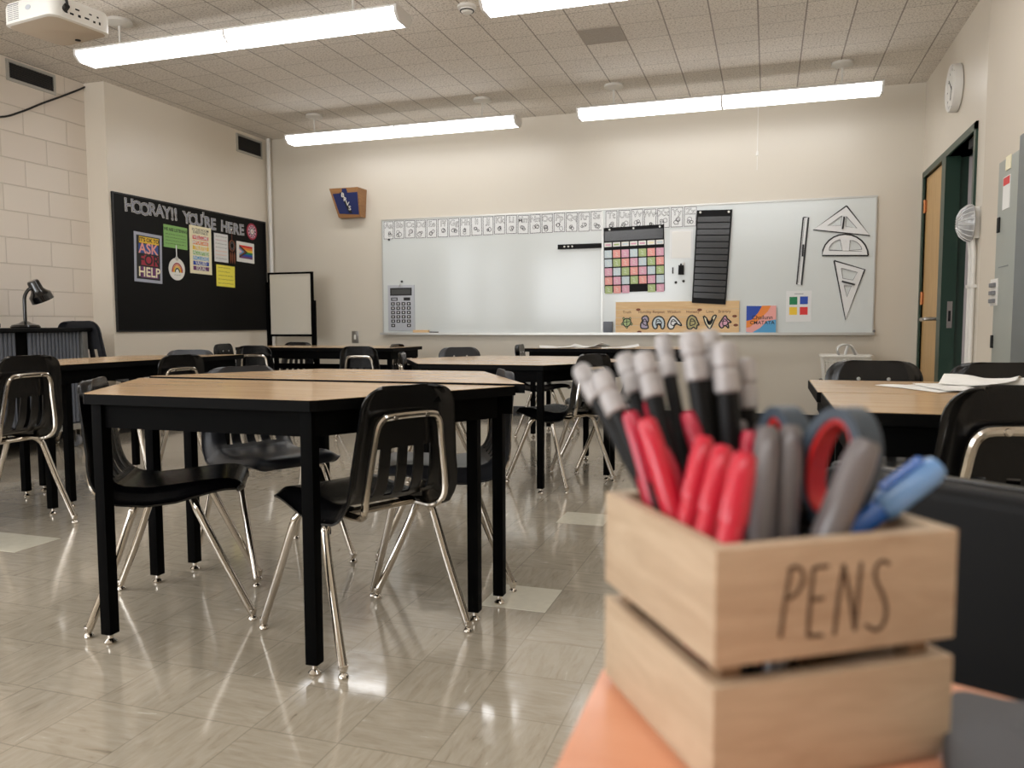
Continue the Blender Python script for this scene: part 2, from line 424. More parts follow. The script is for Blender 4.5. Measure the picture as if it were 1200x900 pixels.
# hallway behind the open doorway
w = MB(); w.box(XR+1.4, XR+1.5, 5.0, D+3, 0, 2.6, M_hall); w.box(XR+.15, XR+1.5, D+2.9, D+3, 0, 2.6, M_hall); w.box(XR+.15, XR+.2, DM-.09, D+3, 0, 2.6, M_hall)
w.box(XR+.15, XR+1.5, 4.95, 5.0, 0, 2.6, M_hall); w.box(XR+.1, XR+1.5, 4.95, D+3, 2.6, 2.7, M_hall)
struct(w.build('wall_hallway', smooth=False))
struct(MB().box(XB, XR, D-.012, D, 0, .10, M_base).build('baseboard_back', smooth=False))
w = MB(); w.box(XL, XL+.012, 5.44, D-.012, 0, .10, M_base); w.box(XB, XB+.012, YB, 5.44, 0, .10, M_base); w.box(XB+.012, XL+.012, 5.428, 5.44, 0, .1, M_base)
struct(w.build('baseboard_left', smooth=False))
w = MB(); w.box(XN-.012, XN, YB, 5.39, 0, .10, M_base); w.box(XR-.012, XR, 5.42, DO0-.06, 0, .10, M_base)
struct(w.build('baseboard_right', smooth=False))

# pale replacement floor tiles
T = .2286
for x0, y0, nx, lab in ((-2.957-3*T, 2.415, 3, 'pale replaced floor tiles left of the front hexagon table'), (-.90, 2.415, 1, 'pale replaced floor tile beside the right legs of the front hexagon table'), (-.94, 3.558, 1, 'pale replaced floor tile in the aisle before the middle hexagon table')):
    w = MB().box(x0+.001, x0+nx*T-.001, y0+.001, y0+T-.001, 0, .0012, M_patch)
    o = w.build('trim_%d' % (1+int(abs(x0)*10)), smooth=False); struct(o)
w = MB().box(-1.323, -1.018, 5.58, 5.885, H-.004, H, M_tiledark); struct(w.build('trim_90', smooth=False))

# vertical pipe in the back left corner
w = MB().tube([(XL+.07, D-.05, 0), (XL+.07, D-.05, H)], .022, M_white, 12)
tag(w.build('pipe'), 'white painted vertical pipe in the back left corner of the room', 'pipe')

# ------------------------------------------------------------------ doors
fr = struct(MB().build('door_1'))
w = MB()
a = .05
w.box(XR-.015, XR+.15, DL, DL+a, 0, DZ+a, M_green); w.box(XR-.015, XR+.15, DM-.09, DM, 0, DZ, M_green)
w.box(XR-.015, XR+.15, DM-.09, DL+a, DZ, DZ+a, M_green)
w.build('door_frame', fr, smooth=False)
w = MB().box(XR+.012, XR+.055, DM+.005, DL-.005, .01, DZ-.005, M_oak); lf = w.build('door_leaf', fr, smooth=False)
for z in (.25, 1.15, 1.93): MB().tube([(XR+.002, DL-.012, z-.055), (XR+.002, DL-.012, z+.055)], .014, M_copper, 10).box(XR+.006, XR+.012, DL-.05, DL-.005, z-.05, z+.05, M_copper).build('hinge', lf)
w = MB().box(XR+.004, XR+.013, DM+.03, DM+.08, .88, 1.06, M_steel, ch=.003)
w.tube([(XR+.01, DM+.055, .97), (XR-.07, DM+.055, .97), (XR-.085, DM+.075, .968), (XR-.085, DM+.22, .966)], .015, M_steel, 10, sm=4)
w.build('lever_handle', lf)
fr2 = struct(MB().build('door_2'))
w = MB()
w.box(XR-.015, XR+.15, DO0-a, DO0, 0, DZ+a, M_green); w.box(XR-.015, XR+.085, DO1, DM-.09, 0, DZ, M_green)
w.box(XR-.015, XR+.17, DO0-a, DM-.09, DZ, DZ+a, M_green)
w.build('door_frame', fr2, smooth=False)
w = MB().box(XR+.03, XR+.065, DO1-.004, DO1, .9, 1.1, M_steel).box(XR+.038, XR+.055, DO1-.006, DO1-.003, .95, 1.03, M_dark)
w.build('strike_plate', fr2, smooth=False)
w = MB().box(XR+.02, XR+.07, DO0+.1, DO0+.3, DZ-.06, DZ-.001, M_dark, ch=.004).build('door_closer', fr2)

# ------------------------------------------------------------------ ceiling lights
def fixture(x0, x1, y, label, canopies):
    xc = (x0+x1)/2; z0 = 2.732; t = thing('ceiling_light', label, 'ceiling light', (xc, y, z0), 0, 'suspended fluorescent ceiling lights')
    hw, bw = .102, .062; L = (x1-x0)/2
    # housing: shallow white pan on top
    w = MB(); pr = [(-hw, .066), (-hw, .078), (-.045, .098), (.045, .098), (hw, .078), (hw, .066)]
    vs = [(sx*L, p, q) for sx in (-1, 1) for p, q in pr]; n = len(pr)
    w.add(vs, [tuple(range(n)), tuple(range(2*n-1, n-1, -1))]+[(i, (i+1) % n, n+(i+1) % n, n+i) for i in range(n)], M_house)
    for sx in (-1, 1):   # end caps
        pr2 = [(-hw-.002, .079), (-hw-.002, .038), (-bw-.002, -.003), (bw+.002, -.003), (hw+.002, .038), (hw+.002, .079)]
        vs = [(sx*(L+d), p, q) for d in (0, .018) for p, q in pr2]; n = 6
        w.add(vs, [tuple(range(n)), tuple(range(2*n-1, n-1, -1))]+[(i, (i+1) % n, n+(i+1) % n, n+i) for i in range(n)], M_house)
    w.build('housing', t)
    for a, b in ((-L+.003, -.008), (.008, L-.003)):
        w = MB(); pr = [(-hw+.003, .066), (-hw+.003, .038), (-bw, 0), (bw, 0), (hw-.003, .038), (hw-.003, .066)]
        n = 6; vs = [(x, p, q) for x in (a, b) for p, q in pr]
        w.add(vs, [tuple(range(n)), tuple(range(2*n-1, n-1, -1))]+[(i, (i+1) % n, n+(i+1) % n, n+i) for i in range(n)], M_lens)
        w.build('lens', t, smooth=False)
    w = MB(); w.box(-.008, .008, -hw, hw, .036, .066, M_house); w.add([(-.008, -bw, .0), (.008, -bw, 0), (.008, bw, 0), (-.008, bw, 0), (-.008, -hw, .038), (.008, -hw, .038), (.008, hw, .038), (-.008, hw, .038)], [(0, 1, 2, 3), (0, 1, 5, 4), (2, 3, 7, 6)], M_house)
    w.build('joiner', t, smooth=False)
    for cx in canopies:
        w = MB().lathe([(.0, .268), (.08, .268), (.085, .247), (.045, .233), (.02, .229), (0, .229)], M_white, 28, Matrix.Translation((cx-xc, 0, 0)))
        c = w.build('canopy', t)
        MB().tube([(cx-xc, 0, .09), (cx-xc, 0, .24)], .008, M_white, 8).build('stem', c)
    return t
fixture(-4.50, -2.12, 4.42, 'long twin fluorescent light at the upper left, behind the projector', (-4.22, -2.44))
fixture(-1.58, .86, 4.44, 'long fluorescent light cut by the top edge of the photo', (-1.3, .56))
fixture(-4.55, -2.20, 6.95, 'far left fluorescent light hanging before the back wall above the wooden box', (-4.29, -2.53))
fixture(-1.60, .80, 6.92, 'far right fluorescent light hanging before the back wall above the pocket charts', (-1.31, .52))
for y in (1.9, -.6):
    fixture(-4.5, -2.1, y, 'long fluorescent light over the left half of the room, outside the photo', (-4.2, -2.4))
    fixture(-1.58, .86, y, 'long fluorescent light over the desk side of the room, outside the photo', (-1.3, .56))
# detectors on the ceiling
w = MB().lathe([(0, 0), (.062, 0), (.062, -.016), (.045, -.022), (.045, -.03), (.03, -.045), (0, -.048)], M_white, 28, Matrix.Translation((-1.9, 4.94, H)))
w.lathe([(.036, -.031), (.047, -.031), (.047, -.036), (.036, -.036)], M_grille, 28, Matrix.Translation((-1.9, 4.94, H)))
tag(w.build('smoke_detector', loc=(-1.9, 4.94, H)), 'round white smoke detector on the ceiling between the two nearest lights', 'smoke detector')
# pull cord
p = aty(888, 150, 7.45)
t = thing('pull_cord', 'thin white pull cord hanging from the ceiling before the back wall', 'cord', (p.x, 7.45, H))
part(MB().tube([(p.x, 7.45, 2.30), (p.x, 7.45, H)], .003, M_white, 6), 'string', t)
part(MB().lathe([(0, 0), (.012, .004), (.009, .04), (0, .045)], M_white, 10, Matrix.Translation((p.x, 7.45, 2.42))), 'toggle', t)

# ------------------------------------------------------------------ vents and cable on the left walls
def vent(x, y0, y1, z0, z1, label):
    t = thing('wall_vent', label, 'vent', (x, (y0+y1)/2, z0))
    w = MB()
    for a, b, c, d in ((y0, y1, z1-.022, z1), (y0, y1, z0, z0+.022), (y0, y0+.022, z0+.022, z1-.022), (y1-.022, y1, z0+.022, z1-.022)): w.box(x, x+.012, a, b, c, d, M_alu)
    part(w, 'vent_frame', t, smooth=False)
    part(MB().box(x, x+.002, y0+.02, y1-.02, z0+.02, z1-.02, M_dark), 'backing', t, smooth=False)
    w = MB(); n = 9
    for i in range(n):
        z = z0+.03+(z1-z0-.06)*i/(n-1); w.box(x+.002, x+.009, y0+.02, y1-.02, z-.0025, z+.0025, M_grille)
    m = 16
    for i in range(m):
        y = y0+.03+(y1-y0-.06)*i/(m-1); w.box(x+.003, x+.008, y-.002, y+.002, z0+.02, z1-.02, M_grille)
    part(w, 'louvre', t, smooth=False)
vent(XB, 4.71, 5.15, 2.825, 2.985, 'larger dark grilled vent high on the painted block wall')
vent(XL, 7.18, 7.62, 2.775, 2.965, 'smaller dark grilled vent high above the black bulletin board')
pts = [(XB+.012, 4.55, 2.62), (XB+.012, 4.72, 2.655), (XB+.012, 4.95, 2.72), (XB+.012, 5.18, 2.83), (XB+.012, 5.38, 2.985)]
_p = atx(0, 137, XB+.012); pts = [(XB+.012, 2.1, _p.z+.12), (XB+.012, 3.2, _p.z+.0), (XB+.012, 3.9, _p.z-.035), (XB+.012, _p.y-.25, _p.z-.02)]+[atx(px, py, XB+.012) for px, py in ((0, 137), (25, 131), (50, 121), (75, 112), (95, 104), (107, 98))]
tag(MB().tube(pts, .0075, M_cable, 8, sm=5).build('cable', loc=pts[3]), 'black cable sagging across the top of the painted block wall', 'cable')

# ------------------------------------------------------------------ projector
def projector():
    x0, y0 = -3.44, 3.2; zb = 2.42
    t = thing('projector', 'white ceiling projector at the top left corner', 'projector', (x0, y0, zb))
    ang = math.radians(-8); M = Matrix.Translation((x0, y0, zb)) @ Matrix.Rotation(ang, 4, 'Z')
    a, b = .19, .165
    def rr(rx, ry, r, n=6):
        out = []
        for cx, cy, s in ((rx-r, ry-r, 0), (-rx+r, ry-r, 1), (-rx+r, -ry+r, 2), (rx-r, -ry+r, 3)):
            for k in range(n+1):
                th = (s+k/n)*PI/2; out.append((cx+r*math.cos(th), cy+r*math.sin(th)))
        return out
    w = MB()
    levels = [(0, -.012), (.006, 0), (.02, .0), (.085, .0), (.105, -.006), (.115, -.03)]
    vs = []; n = None
    for z, d in levels:
        q = rr(a+d, b+d, .05); n = len(q); vs += [(x, y, z) for x, y in q]
    fs = [(i*n+k, i*n+(k+1) % n, (i+1)*n+(k+1) % n, (i+1)*n+k) for i in range(len(levels)-1) for k in range(n)]
    w.add(vs, fs+[tuple((len(levels)-1)*n+k for k in range(n))], M_pvc, M)
    w.add(vs, [tuple(range(n-1, -1, -1))], M_pvcb, M)
    part(w, 'body', t)
    # side vent slits on the left side, port panel on the right side
    w = MB()
    for i in range(9):
        for j in range(2): w.box(-a+.05+.045*j, -a+.09+.045*j, -b-.0012, -b+.004, .02+i*.009, .0225+i*.009, M_inkg, M)
    part(w, 'vent_slit', t, smooth=False)
    part(MB().lathe([(0, 0), (.012, 0), (.012, .001), (0, .001)], M_calc, 20, M @ Matrix.Translation((.02, -b-.0008, .06)) @ Matrix.Rotation(PI/2, 4, 'X') @ Matrix.Scale(1.7, 4, (1, 0, 0))), 'emblem', t)
    w = MB().box(a-.004, a+.0015, -.11, .11, .015, .09, M_white, M)
    for i, (yy, zz, sy, sz) in enumerate(((-.09, .03, .014, .008), (-.06, .03, .016, .009), (-.02, .03, .012, .012), (.02, .035, .02, .008), (.06, .03, .01, .01), (.09, .03, .008, .014), (-.08, .06, .01, .006), (-.03, .06, .018, .007), (.04, .062, .012, .006), (.08, .06, .008, .008))):
        w.box(a+.001, a+.0025, yy-sy/2*1.2, yy+sy/2*1.2, zz, zz+sz, M_dark, M)
    part(w, 'port_panel', t, smooth=False)
    w = MB().lathe([(0, 0), (.03, 0), (.034, .01), (.03, .028), (0, .03)], M_dark, 20, M @ Matrix.Translation((.06, b-.004, .055)) @ Matrix.Rotation(-PI/2, 4, 'X'))
    part(w, 'lens_barrel', t)
    w = MB().lathe([(0, .11), (.03, .11), (.03, .13), (.018, .14), (.018, H-zb-.02), (.07, H-zb-.018), (.07, H-zb-.001), (0, H-zb-.001)], M_white, 20, M)
    part(w, 'ceiling_mount', t)
    w = MB().lathe([(0, -.003), (.014, -.003), (.014, .002), (0, .002)], M_dark, 14, M @ Matrix.Translation((-.02, .12, 0)))
    part(w, 'foot', t)
    w = MB().tube([M @ Vector(p) for p in ((.0, -.02, .6), (.02, -.03, .3), (.07, -.06, .16), (.15, -.10, .15), (.205, -.11, .11), (.215, -.10, .07), (.19, -.09, .05))], .007, M_cable, 8, sm=5)
    w.tube([M @ Vector(p) for p in ((.215, -.10, .055), (.188, -.095, .045))], .014, M_cable, 10)
    part(w, 'power_cable', t)
projector()

# ------------------------------------------------------------------ whiteboard
BX0, BX1, BZ0, BZ1 = aty(448.5, 300).x, aty(1026, 300).x, .845, 2.06
yf = D-.018
t = thing('whiteboard', 'long white marker board with aluminium frame on the back wall', 'whiteboard', ((BX0+BX1)/2, D, BZ0))
w = MB().box(BX0+.01, BX1-.01, yf, D, BZ0+.01, BZ1-.01, M_board); part(w, 'writing_surface', t, smooth=False)
w = MB()
w.box(BX0, BX1, yf-.006, D, BZ1-.014, BZ1, M_alu); w.box(BX0, BX0+.012, yf-.006, D, BZ0, BZ1-.014, M_alu); w.box(BX1-.012, BX1, yf-.006, D, BZ0, BZ1-.014, M_alu)
sx = aty(706, 330).x; w.box(sx-.005, sx+.005, yf-.003, yf, BZ0+.01, BZ1-.01, M_alu)
part(w, 'frame', t, smooth=False)
w = MB().box(BX0, BX1, yf-.075, D, BZ0-.012, BZ0+.004, M_alu).box(BX0, BX1, yf-.078, yf-.072, BZ0-.012, BZ0+.012, M_alu)
part(w, 'marker_tray', t, smooth=False)
w = MB()
for px, py in ((456, 281), (471, 330), (1024, 388)):
    p = aty(px, py, yf); w.lathe([(0, 0), (.012, 0), (.010, .012), (0, .014)], M_inkk if px < 900 else M_inkg, 14, Matrix.Translation((p.x, yf, p.z)) @ Matrix.Rotation(PI/2, 4, 'X'))
part(w, 'hook', t)
def BP(px, py, dy=0): p = aty(px, py, yf); return Vector((p.x, yf-dy, p.z))
def bframe(x, z, dy=.001, rot=0):
    M = frame((x, yf-dy, z), (1, 0, 0), (0, 0, 1)); return M @ Matrix.Rotation(rot, 4, 'Z')
# in a bframe: local x right, local y up, local z out of the board towards the room
# alphabet cards A-Z
edges = [450, 461.5]
cardx = []
pitchL = (aty(707, 260).x-aty(450, 260).x)/19
x0 = aty(450, 260).x
for i in range(19): cardx.append(x0+pitchL*(i+.5))
x1 = aty(709.5, 260).x; pr_ = (aty(817, 260).x-x1)/7
for i in range(7): cardx.append(x1+pr_*(i+.5))
cg = 'alphabet cards along the top of the whiteboard'
for i, x in enumerate(cardx):
    ch = chr(65+i); z = BZ1-.115+(random.random()-.5)*.008
    cw, hh = .0605, .097
    M = bframe(x, z, .0012, (random.random()-.5)*.05)
    w = MB().box(-cw, cw, -hh, hh, 0, .001, M_glossp, M)
    for a, b, c, d in ((-cw+.004, cw-.004, hh-.009, hh-.004), (-cw+.004, cw-.004, -hh+.004, -hh+.009), (-cw+.004, -cw+.009, -hh+.004, hh-.004), (cw-.009, cw-.004, -hh+.004, hh-.004)):
        w.box(a, b, c, d, .001, .0016, M_cardk, M)
    w.text(ch+ch.lower(), .082, 0, .045, .0014, M_inkk, M, off=.022)
    w.text(ch+ch.lower(), .082, 0, .045, .0018, M_glossp, M, off=-.010)
    rnd = random.Random(i)
    for q in range(3):
        cx, cy, r = rnd.uniform(-.02, .02), rnd.uniform(-.06, -.02), rnd.uniform(.01, .024)
        pts = [(cx+r*math.cos(th/8*2*PI)*rnd.uniform(.7, 1.2), cy+r*math.sin(th/8*2*PI)*rnd.uniform(.7, 1.2)) for th in range(8)]
        w.stroke(pts+[pts[0]], .0055, .0014, M_inkk if q else M_inkg, M)
    o = w.build('alphabet_card', smooth=False, loc=(x, yf, z))
    o['gap'] = 0; del o['gap']
    tag(o, 'alphabet card showing the letter %s at the top of the whiteboard' % ch, 'card', cg)
# black magnetic strip
p = BP(654, 289); q = BP(705, 289)
w = MB().box(p.x, q.x, yf-.02, yf, p.z-.028, p.z+.018, M_black, ch=.004); t = thing('magnetic_strip', 'long narrow black magnetic strip on the whiteboard left of the calendar', 'magnetic strip', ((p.x+q.x)/2, yf, p.z-.03))
part(w, 'body', t)
w = MB()
for k in range(3): w.lathe([(0, 0), (.009, 0), (.009, .004), (0, .004)], M_white, 12, bframe(p.x+.07+.04*k, p.z-.005, .02))
part(w, 'magnet', t)
# calendar chart
def quadframe(tl, tr, bl): return None
cx0, cx1 = aty(708.5, 300).x, aty(779, 300).x; cz1, cz0 = BP(744, 265).z, BP(744, 342).z
t = thing('calendar_chart', 'black hanging calendar pocket chart filled with coloured square cards', 'wall chart', ((cx0+cx1)/2, yf, cz0))
M = bframe((cx0+cx1)/2, (cz0+cz1)/2, .003, math.radians(1.2)); W_, H_ = (cx1-cx0)/2, (cz1-cz0)/2
part(MB().box(-W_, W_, -H_, H_, 0, .003, M_black, M), 'backing', t, smooth=False)
w = MB()
for k in (-.8, 0, .86): w.lathe([(0, 0), (.009, 0), (.009, .006), (0, .007)], M_alu, 12, M @ Matrix.Translation((k*W_, H_-.02, .003)))
part(w, 'grommet', t)
w = MB().box(-W_+.01, W_-.01, H_-.13, H_-.035, .003, .0045, M_pocket, M); part(w, 'header_pocket', t, smooth=False)
rows = ['pgbkkcb', 'bskbgsk', 'bgskbgs', 'kbgskbg', 'skbgskb', 'gsk..gk']
names = {'p': ('pink', M_cpink), 'g': ('green', M_clime), 'b': ('pale blue', M_cpale), 'k': ('pink', M_cpink), 's': ('salmon', M_csal), 'c': ('cream', M_ccream)}
ordn = ['top', 'second', 'third', 'fourth', 'fifth', 'bottom']; coln = ['first', 'second', 'third', 'fourth', 'fifth', 'sixth', 'seventh']
pw = 2*W_/7; ph = (2*H_-.15)/5.55
for r, row in enumerate(rows):
    for c, chh in enumerate(row):
        if chh == '.': continue
        nm, mm = names[chh]; yc = H_-.165-(0 if r == 0 else .5*ph*.55+ph*.0+ (r-.22)*ph)
        xc = -W_+pw*(c+.5); hw = pw*.43; hv = ph*.24 if r == 0 else ph*.43
        w = MB().box(xc-hw, xc+hw, yc-hv, yc+hv, .0035, .0045, M_paper if r == 0 else mm, M)
        if r == 0: w.box(xc-hw*.7, xc+hw*.7, yc-hv*.5, yc+hv*.3, .0045, .005, mm, M)
        else:
            w.stroke([(xc-hw*.4, yc+hv*.5), (xc+hw*.2, yc+hv*.1), (xc-hw*.3, yc-hv*.3), (xc+hw*.4, yc-hv*.5)], .004, .0046, M_paper, M)
        lc = M @ Vector((xc, yc, 0))
        tag(w.build('square_card', smooth=False, loc=lc), '%s %s card in the %s row of the calendar chart, %s from left' % ('narrow' if r == 0 else 'square', nm, ordn[r], coln[c]), 'card', 'cards in the calendar chart')
# tall black pocket chart
tl, tr, bl, br = BP(817, 247), BP(858.5, 246), BP(811, 355), BP(850.5, 357)
def quad3(w, a, b, c, d, y0, y1, m):
    vs = [(p.x, y, p.z) for y in (y0, y1) for p in (a, b, c, d)]
    w.add(vs, [(0, 1, 2, 3), (4, 5, 6, 7), (0, 1, 5, 4), (1, 2, 6, 5), (2, 3, 7, 6), (3, 0, 4, 7)], m)
t = thing('pocket_chart', 'tall black pocket chart hanging slightly crooked over the pine board', 'wall chart', ((tl.x+tr.x)/2, yf, bl.z))
ux_ = (tr-tl).normalized(); uz_ = (tl-bl).normalized()
w = MB(); quad3(w, tl, tr, br, bl, yf-.03, yf-.027, M_black); part(w, 'backing', t, smooth=False)
def lerp(a, b, f): return a+(b-a)*f
for k in range(13):
    f0, f1 = .07+k*.068, .07+k*.068+.056
    a_, b_, c_, d_ = lerp(tl, bl, f0), lerp(tr, br, f0), lerp(tr, br, f1), lerp(tl, bl, f1)
    w = MB(); quad3(w, lerp(a_, b_, .04), lerp(b_, a_, .04), lerp(c_, d_, .04), lerp(d_, c_, .04), yf-.0335, yf-.030, M_pocket)
    o = part(w, 'pocket', t, smooth=False)
w = MB()
for f in (.1, .9): pp = lerp(tl, tr, f); w.lathe([(0, 0), (.01, 0), (.01, .006), (0, .007)], M_white, 12, frame((pp.x, yf-.03, pp.z-.02), (1, 0, 0), (0, 0, 1)))
part(w, 'grommet', t)
# laminated sheet
p, q = BP(785, 269), BP(812, 303)
tag(MB().box(p.x, q.x, yf-.002, yf, q.z, p.z, M_glossp).box(p.x+.02, q.x-.02, yf-.0026, yf-.002, q.z+.01, p.z-.02, M_paper).build('laminated_sheet', loc=(p.x, yf, q.z), smooth=False), 'blank laminated sheet stuck on the whiteboard between the two black charts', 'sheet')
# marker holder
p, q = BP(795.5, 311), BP(801.5, 322)
t = thing('marker_holder', 'small black magnetic marker holder on the whiteboard', 'holder', (p.x, yf, q.z))
part(MB().box(p.x, q.x, yf-.04, yf, q.z, p.z, M_black, ch=.004), 'cup', t)
part(MB().tube([(p.x+.02, yf-.02, p.z-.02), (p.x+.022, yf-.02, p.z+.015)], .008, M_inkk, 8).tube([(p.x+.04, yf-.02, p.z-.02), (p.x+.05, yf-.02, p.z+.025)], .008, M_white, 8), 'marker_pen', t)
for px, py, lab in ((792, 331, 'left of two small round magnets below the black marker holder'), (801, 329.5, 'right of two small round magnets below the black marker holder')):
    p = BP(px, py); tag(MB().lathe([(0, 0), (.013, 0), (.011, .01), (0, .011)], M_grille, 16, bframe(p.x, p.z, 0)).build('magnet', loc=p), lab, 'magnet')
p = BP(788.5, 317); tag(MB().box(p.x-.006, p.x+.006, yf-.012, yf, p.z-.03, p.z+.03, M_inkk, ch=.003).build('marker_pen', loc=p), 'thin black marker stuck upright left of the marker holder', 'marker')
# calculator poster
p, q = BP(455, 334.5), BP(486.5, 387.5)
t = thing('calculator_poster', 'large grey calculator poster at the lower left of the whiteboard', 'poster', ((p.x+q.x)/2, yf, q.z))
cw, chh = (q.x-p.x)/2, (p.z-q.z)/2; M = bframe((p.x+q.x)/2, (p.z+q.z)/2, .001)
part(MB().box(-cw, cw, -chh, chh, 0, .012, M_calc, M, ch=.004), 'body', t)
part(MB().box(-cw*.82, cw*.82, chh*.54, chh*.88, .012, .013, M_inkk, M).box(-cw*.72, cw*.72, chh*.6, chh*.82, .013, .0135, M_lcd, M), 'screen', t, smooth=False)
w = MB()
w.box(-cw*.76, -cw*.26, chh*.32, chh*.46, .012, .0125, M_inkk, M); w.box(cw*.2, cw*.7, chh*.32, chh*.46, .012, .0125, M_inkk, M)
w.box(-cw*.68, -cw*.34, chh*.36, chh*.42, .0125, .013, M_calc, M)
part(w, 'function_key', t, smooth=False)
lab = [['+/-', '√', '%', '÷'], ['7', '8', '9', 'x'], ['4', '5', '6', '-'], ['1', '2', '3', '+'], ['0', '.', '=', '+'], ['C', '', '', 'M']]
for r in range(6):
    for c in range(4):
        if r == 5 and c in (1, 2): continue
        xc = -cw*.62+c*cw*.4; yc = chh*.18-r*chh*.19
        w = MB().box(xc-cw*.145, xc+cw*.145, yc-chh*.07, yc+chh*.07, .012, .0128, M_inkk, M).box(xc-cw*.055, xc+cw*.055, yc-chh*.028, yc+chh*.028, .0128, .0132, M_glossp, M)
        part(w, 'key', t, smooth=False)
part(MB().tube([M @ Vector((-.02, chh-.02, .014)), M @ Vector((0, chh+.01, .02)), M @ Vector((.02, chh-.02, .014))], .004, M_alu, 8, sm=4), 'hanging_ring', t)
# things on the tray
zt = BZ0+.004
p = BP(486, 386); q = BP(504, 386)
tag(MB().box(p.x, q.x, yf-.05, yf-.012, zt, zt+.035, M_pine, ch=.006).build('chalk_block', loc=(p.x, yf-.03, zt)), 'tan wooden block lying on the tray right of the calculator poster', 'block')
tag(MB().tube([(q.x+.01, yf-.04, zt+.009), (q.x+.11, yf-.035, zt+.009)], .009, M_inkk, 10).build('marker_pen', loc=(q.x+.05, yf-.04, zt)), 'black marker lying on the tray beside the tan wooden block', 'marker')
p = BP(713, 380)
t = thing('board_eraser', 'grey felt board eraser standing on the tray left of the pine board', 'eraser', (p.x, yf-.02, zt))
part(MB().box(p.x-.045, p.x+.045, yf-.04, yf-.016, zt, zt+.115, M_ribg, ch=.008), 'felt_pad', t)
part(MB().box(p.x-.045, p.x+.045, yf-.016, yf-.003, zt, zt+.115, M_inkg, ch=.003), 'backing', t)
# pine board with seven drawings
p, q = BP(722, 354), BP(866, 388)
t = thing('pine_board', 'long knotty pine board with seven black outlined animals standing on the tray', 'sign board', ((p.x+q.x)/2, yf-.01, zt))
cw, chh = (q.x-p.x)/2, (p.z-zt)/2; M = bframe((p.x+q.x)/2, zt+chh, .004)
w = MB()
for k in range(4): w.box(-cw, cw, -chh+2*chh*k/4+.001, -chh+2*chh*(k+1)/4-.001, 0, .016, M_pine, M)
part(w, 'plank', t, smooth=False)
w = MB()
for kx, ky in ((-.62, .5), (.38, .45), (-.6, -.92), (.95, -.5), (.93, .05)): w.lathe([(0, 0), (.013, 0), (0, .0006)], M_cbrown, 12, M @ Matrix.Translation((kx*cw, ky*chh, .016)) @ Matrix.Scale(1.7, 4, (1, 0, 0)))
part(w, 'knot', t)
def closed(w, pts, wd, m=M_inkk, fill=None, z=.0165, MM=None):
    if fill:
        P_ = [Vector((a, b, 0)) for a, b in pts]; P_ = smooth_path(P_, 4, True)
        c = sum(P_, Vector())/len(P_); vs = [(c.x, c.y, z-.0002)]+[(v.x, v.y, z-.0002) for v in P_]
        w.add(vs, [(0, i, i % len(P_)+1) for i in range(1, len(P_)+1)], fill, MM or M)
    P_ = smooth_path([Vector((a, b, 0)) for a, b in pts], 4, True); w.stroke([(v.x, v.y) for v in P_]+[(P_[0].x, P_[0].y)], wd, z, m, MM or M)
def S(cx, cy, s, pts): return [(cx+a*s, cy+b*s) for a, b in pts]
def turtle(w, cx, cy, s):
    closed(w, S(cx, cy, s, [(0, .5), (.45, .3), (.5, -.1), (.2, -.5), (-.25, -.5), (-.5, -.1), (-.4, .3)]), .010, fill=M_clime)
    for a in (50, 130, 200, 340, 270): c_, s_ = math.cos(math.radians(a)), math.sin(math.radians(a)); closed(w, S(cx+c_*s*.65, cy+s_*s*.65, s*.3, [(.4, 0), (0, .5), (-.4, 0), (0, -.5)]), .006, fill=M_clime)
    w.stroke(S(cx, cy, s, [(-.4, 0), (.4, .1)]), .006, .0165, M_inkk, M); w.stroke(S(cx, cy, s, [(0, .4), (0, -.4)]), .006, .0165, M_inkk, M)
def beast(w, cx, cy, s, kind, fill):
    if kind == 'sit': pts = [(.1, .85), (.4, .6), (.45, .2), (.3, -.1), (.4, -.7), (-.4, -.7), (-.5, -.2), (-.3, .2), (-.35, .6)]
    elif kind == 'round': pts = [(0, .75), (.5, .55), (.75, 0), (.65, -.7), (.35, -.7), (.25, -.2), (-.1, -.25), (-.2, -.7), (-.55, -.7), (-.75, -.1), (-.5, .5)]
    elif kind == 'tail': pts = [(-.2, .75), (.2, .6), (.8, -.1), (.9, -.4), (.4, -.2), (.1, -.35), (-.1, -.75), (-.55, -.75), (-.75, -.3), (-.55, .3)]
    elif kind == 'hump': pts = [(-.1, .85), (.35, .6), (.5, .3), (.75, -.3), (.55, -.35), (.45, -.8), (.1, -.6), (-.2, -.8), (-.6, -.7), (-.7, 0), (-.5, .6)]
    elif kind == 'wings': pts = [(-.75, .75), (-.35, .45), (0, -.25), (.35, .7), (.75, .8), (.5, .2), (.25, -.4), (0, -.8), (-.35, -.4), (-.6, .1)]
    else: pts = [(.1, .8), (.35, .4), (.8, 0), (.45, -.1), (.5, -.7), (.1, -.4), (-.3, -.7), (-.6, -.3), (-.3, .3)]
    closed(w, S(cx, cy, s, pts), .013, fill=fill)
    c = [(pts[i][0]*.5, pts[i][1]*.5) for i in range(0, len(pts), 2)]; closed(w, S(cx, cy, s, c), .009)
    w.stroke(S(cx, cy, s, [(-.3, .1), (.3, .15)]), .006, .0166, M_inkk, M)
xs = [BP(px, 375).x-(p.x+q.x)/2 for px in (735, 756, 772, 790, 812, 832, 849)]
fills = [M_clime, M_cpur2, M_cpale, M_glossp, M_ctan, M_ccream, M_cpink]
kinds = ['turtle', 'sit', 'round', 'tail', 'hump', 'wings', 'bear']
for i, x in enumerate(xs):
    w = MB()
    if kinds[i] == 'turtle': turtle(w, x, -chh*.3, .075)
    else: beast(w, x, -chh*.32, .078, kinds[i], fills[i])
    part(w, 'animal_drawing', t, smooth=False)
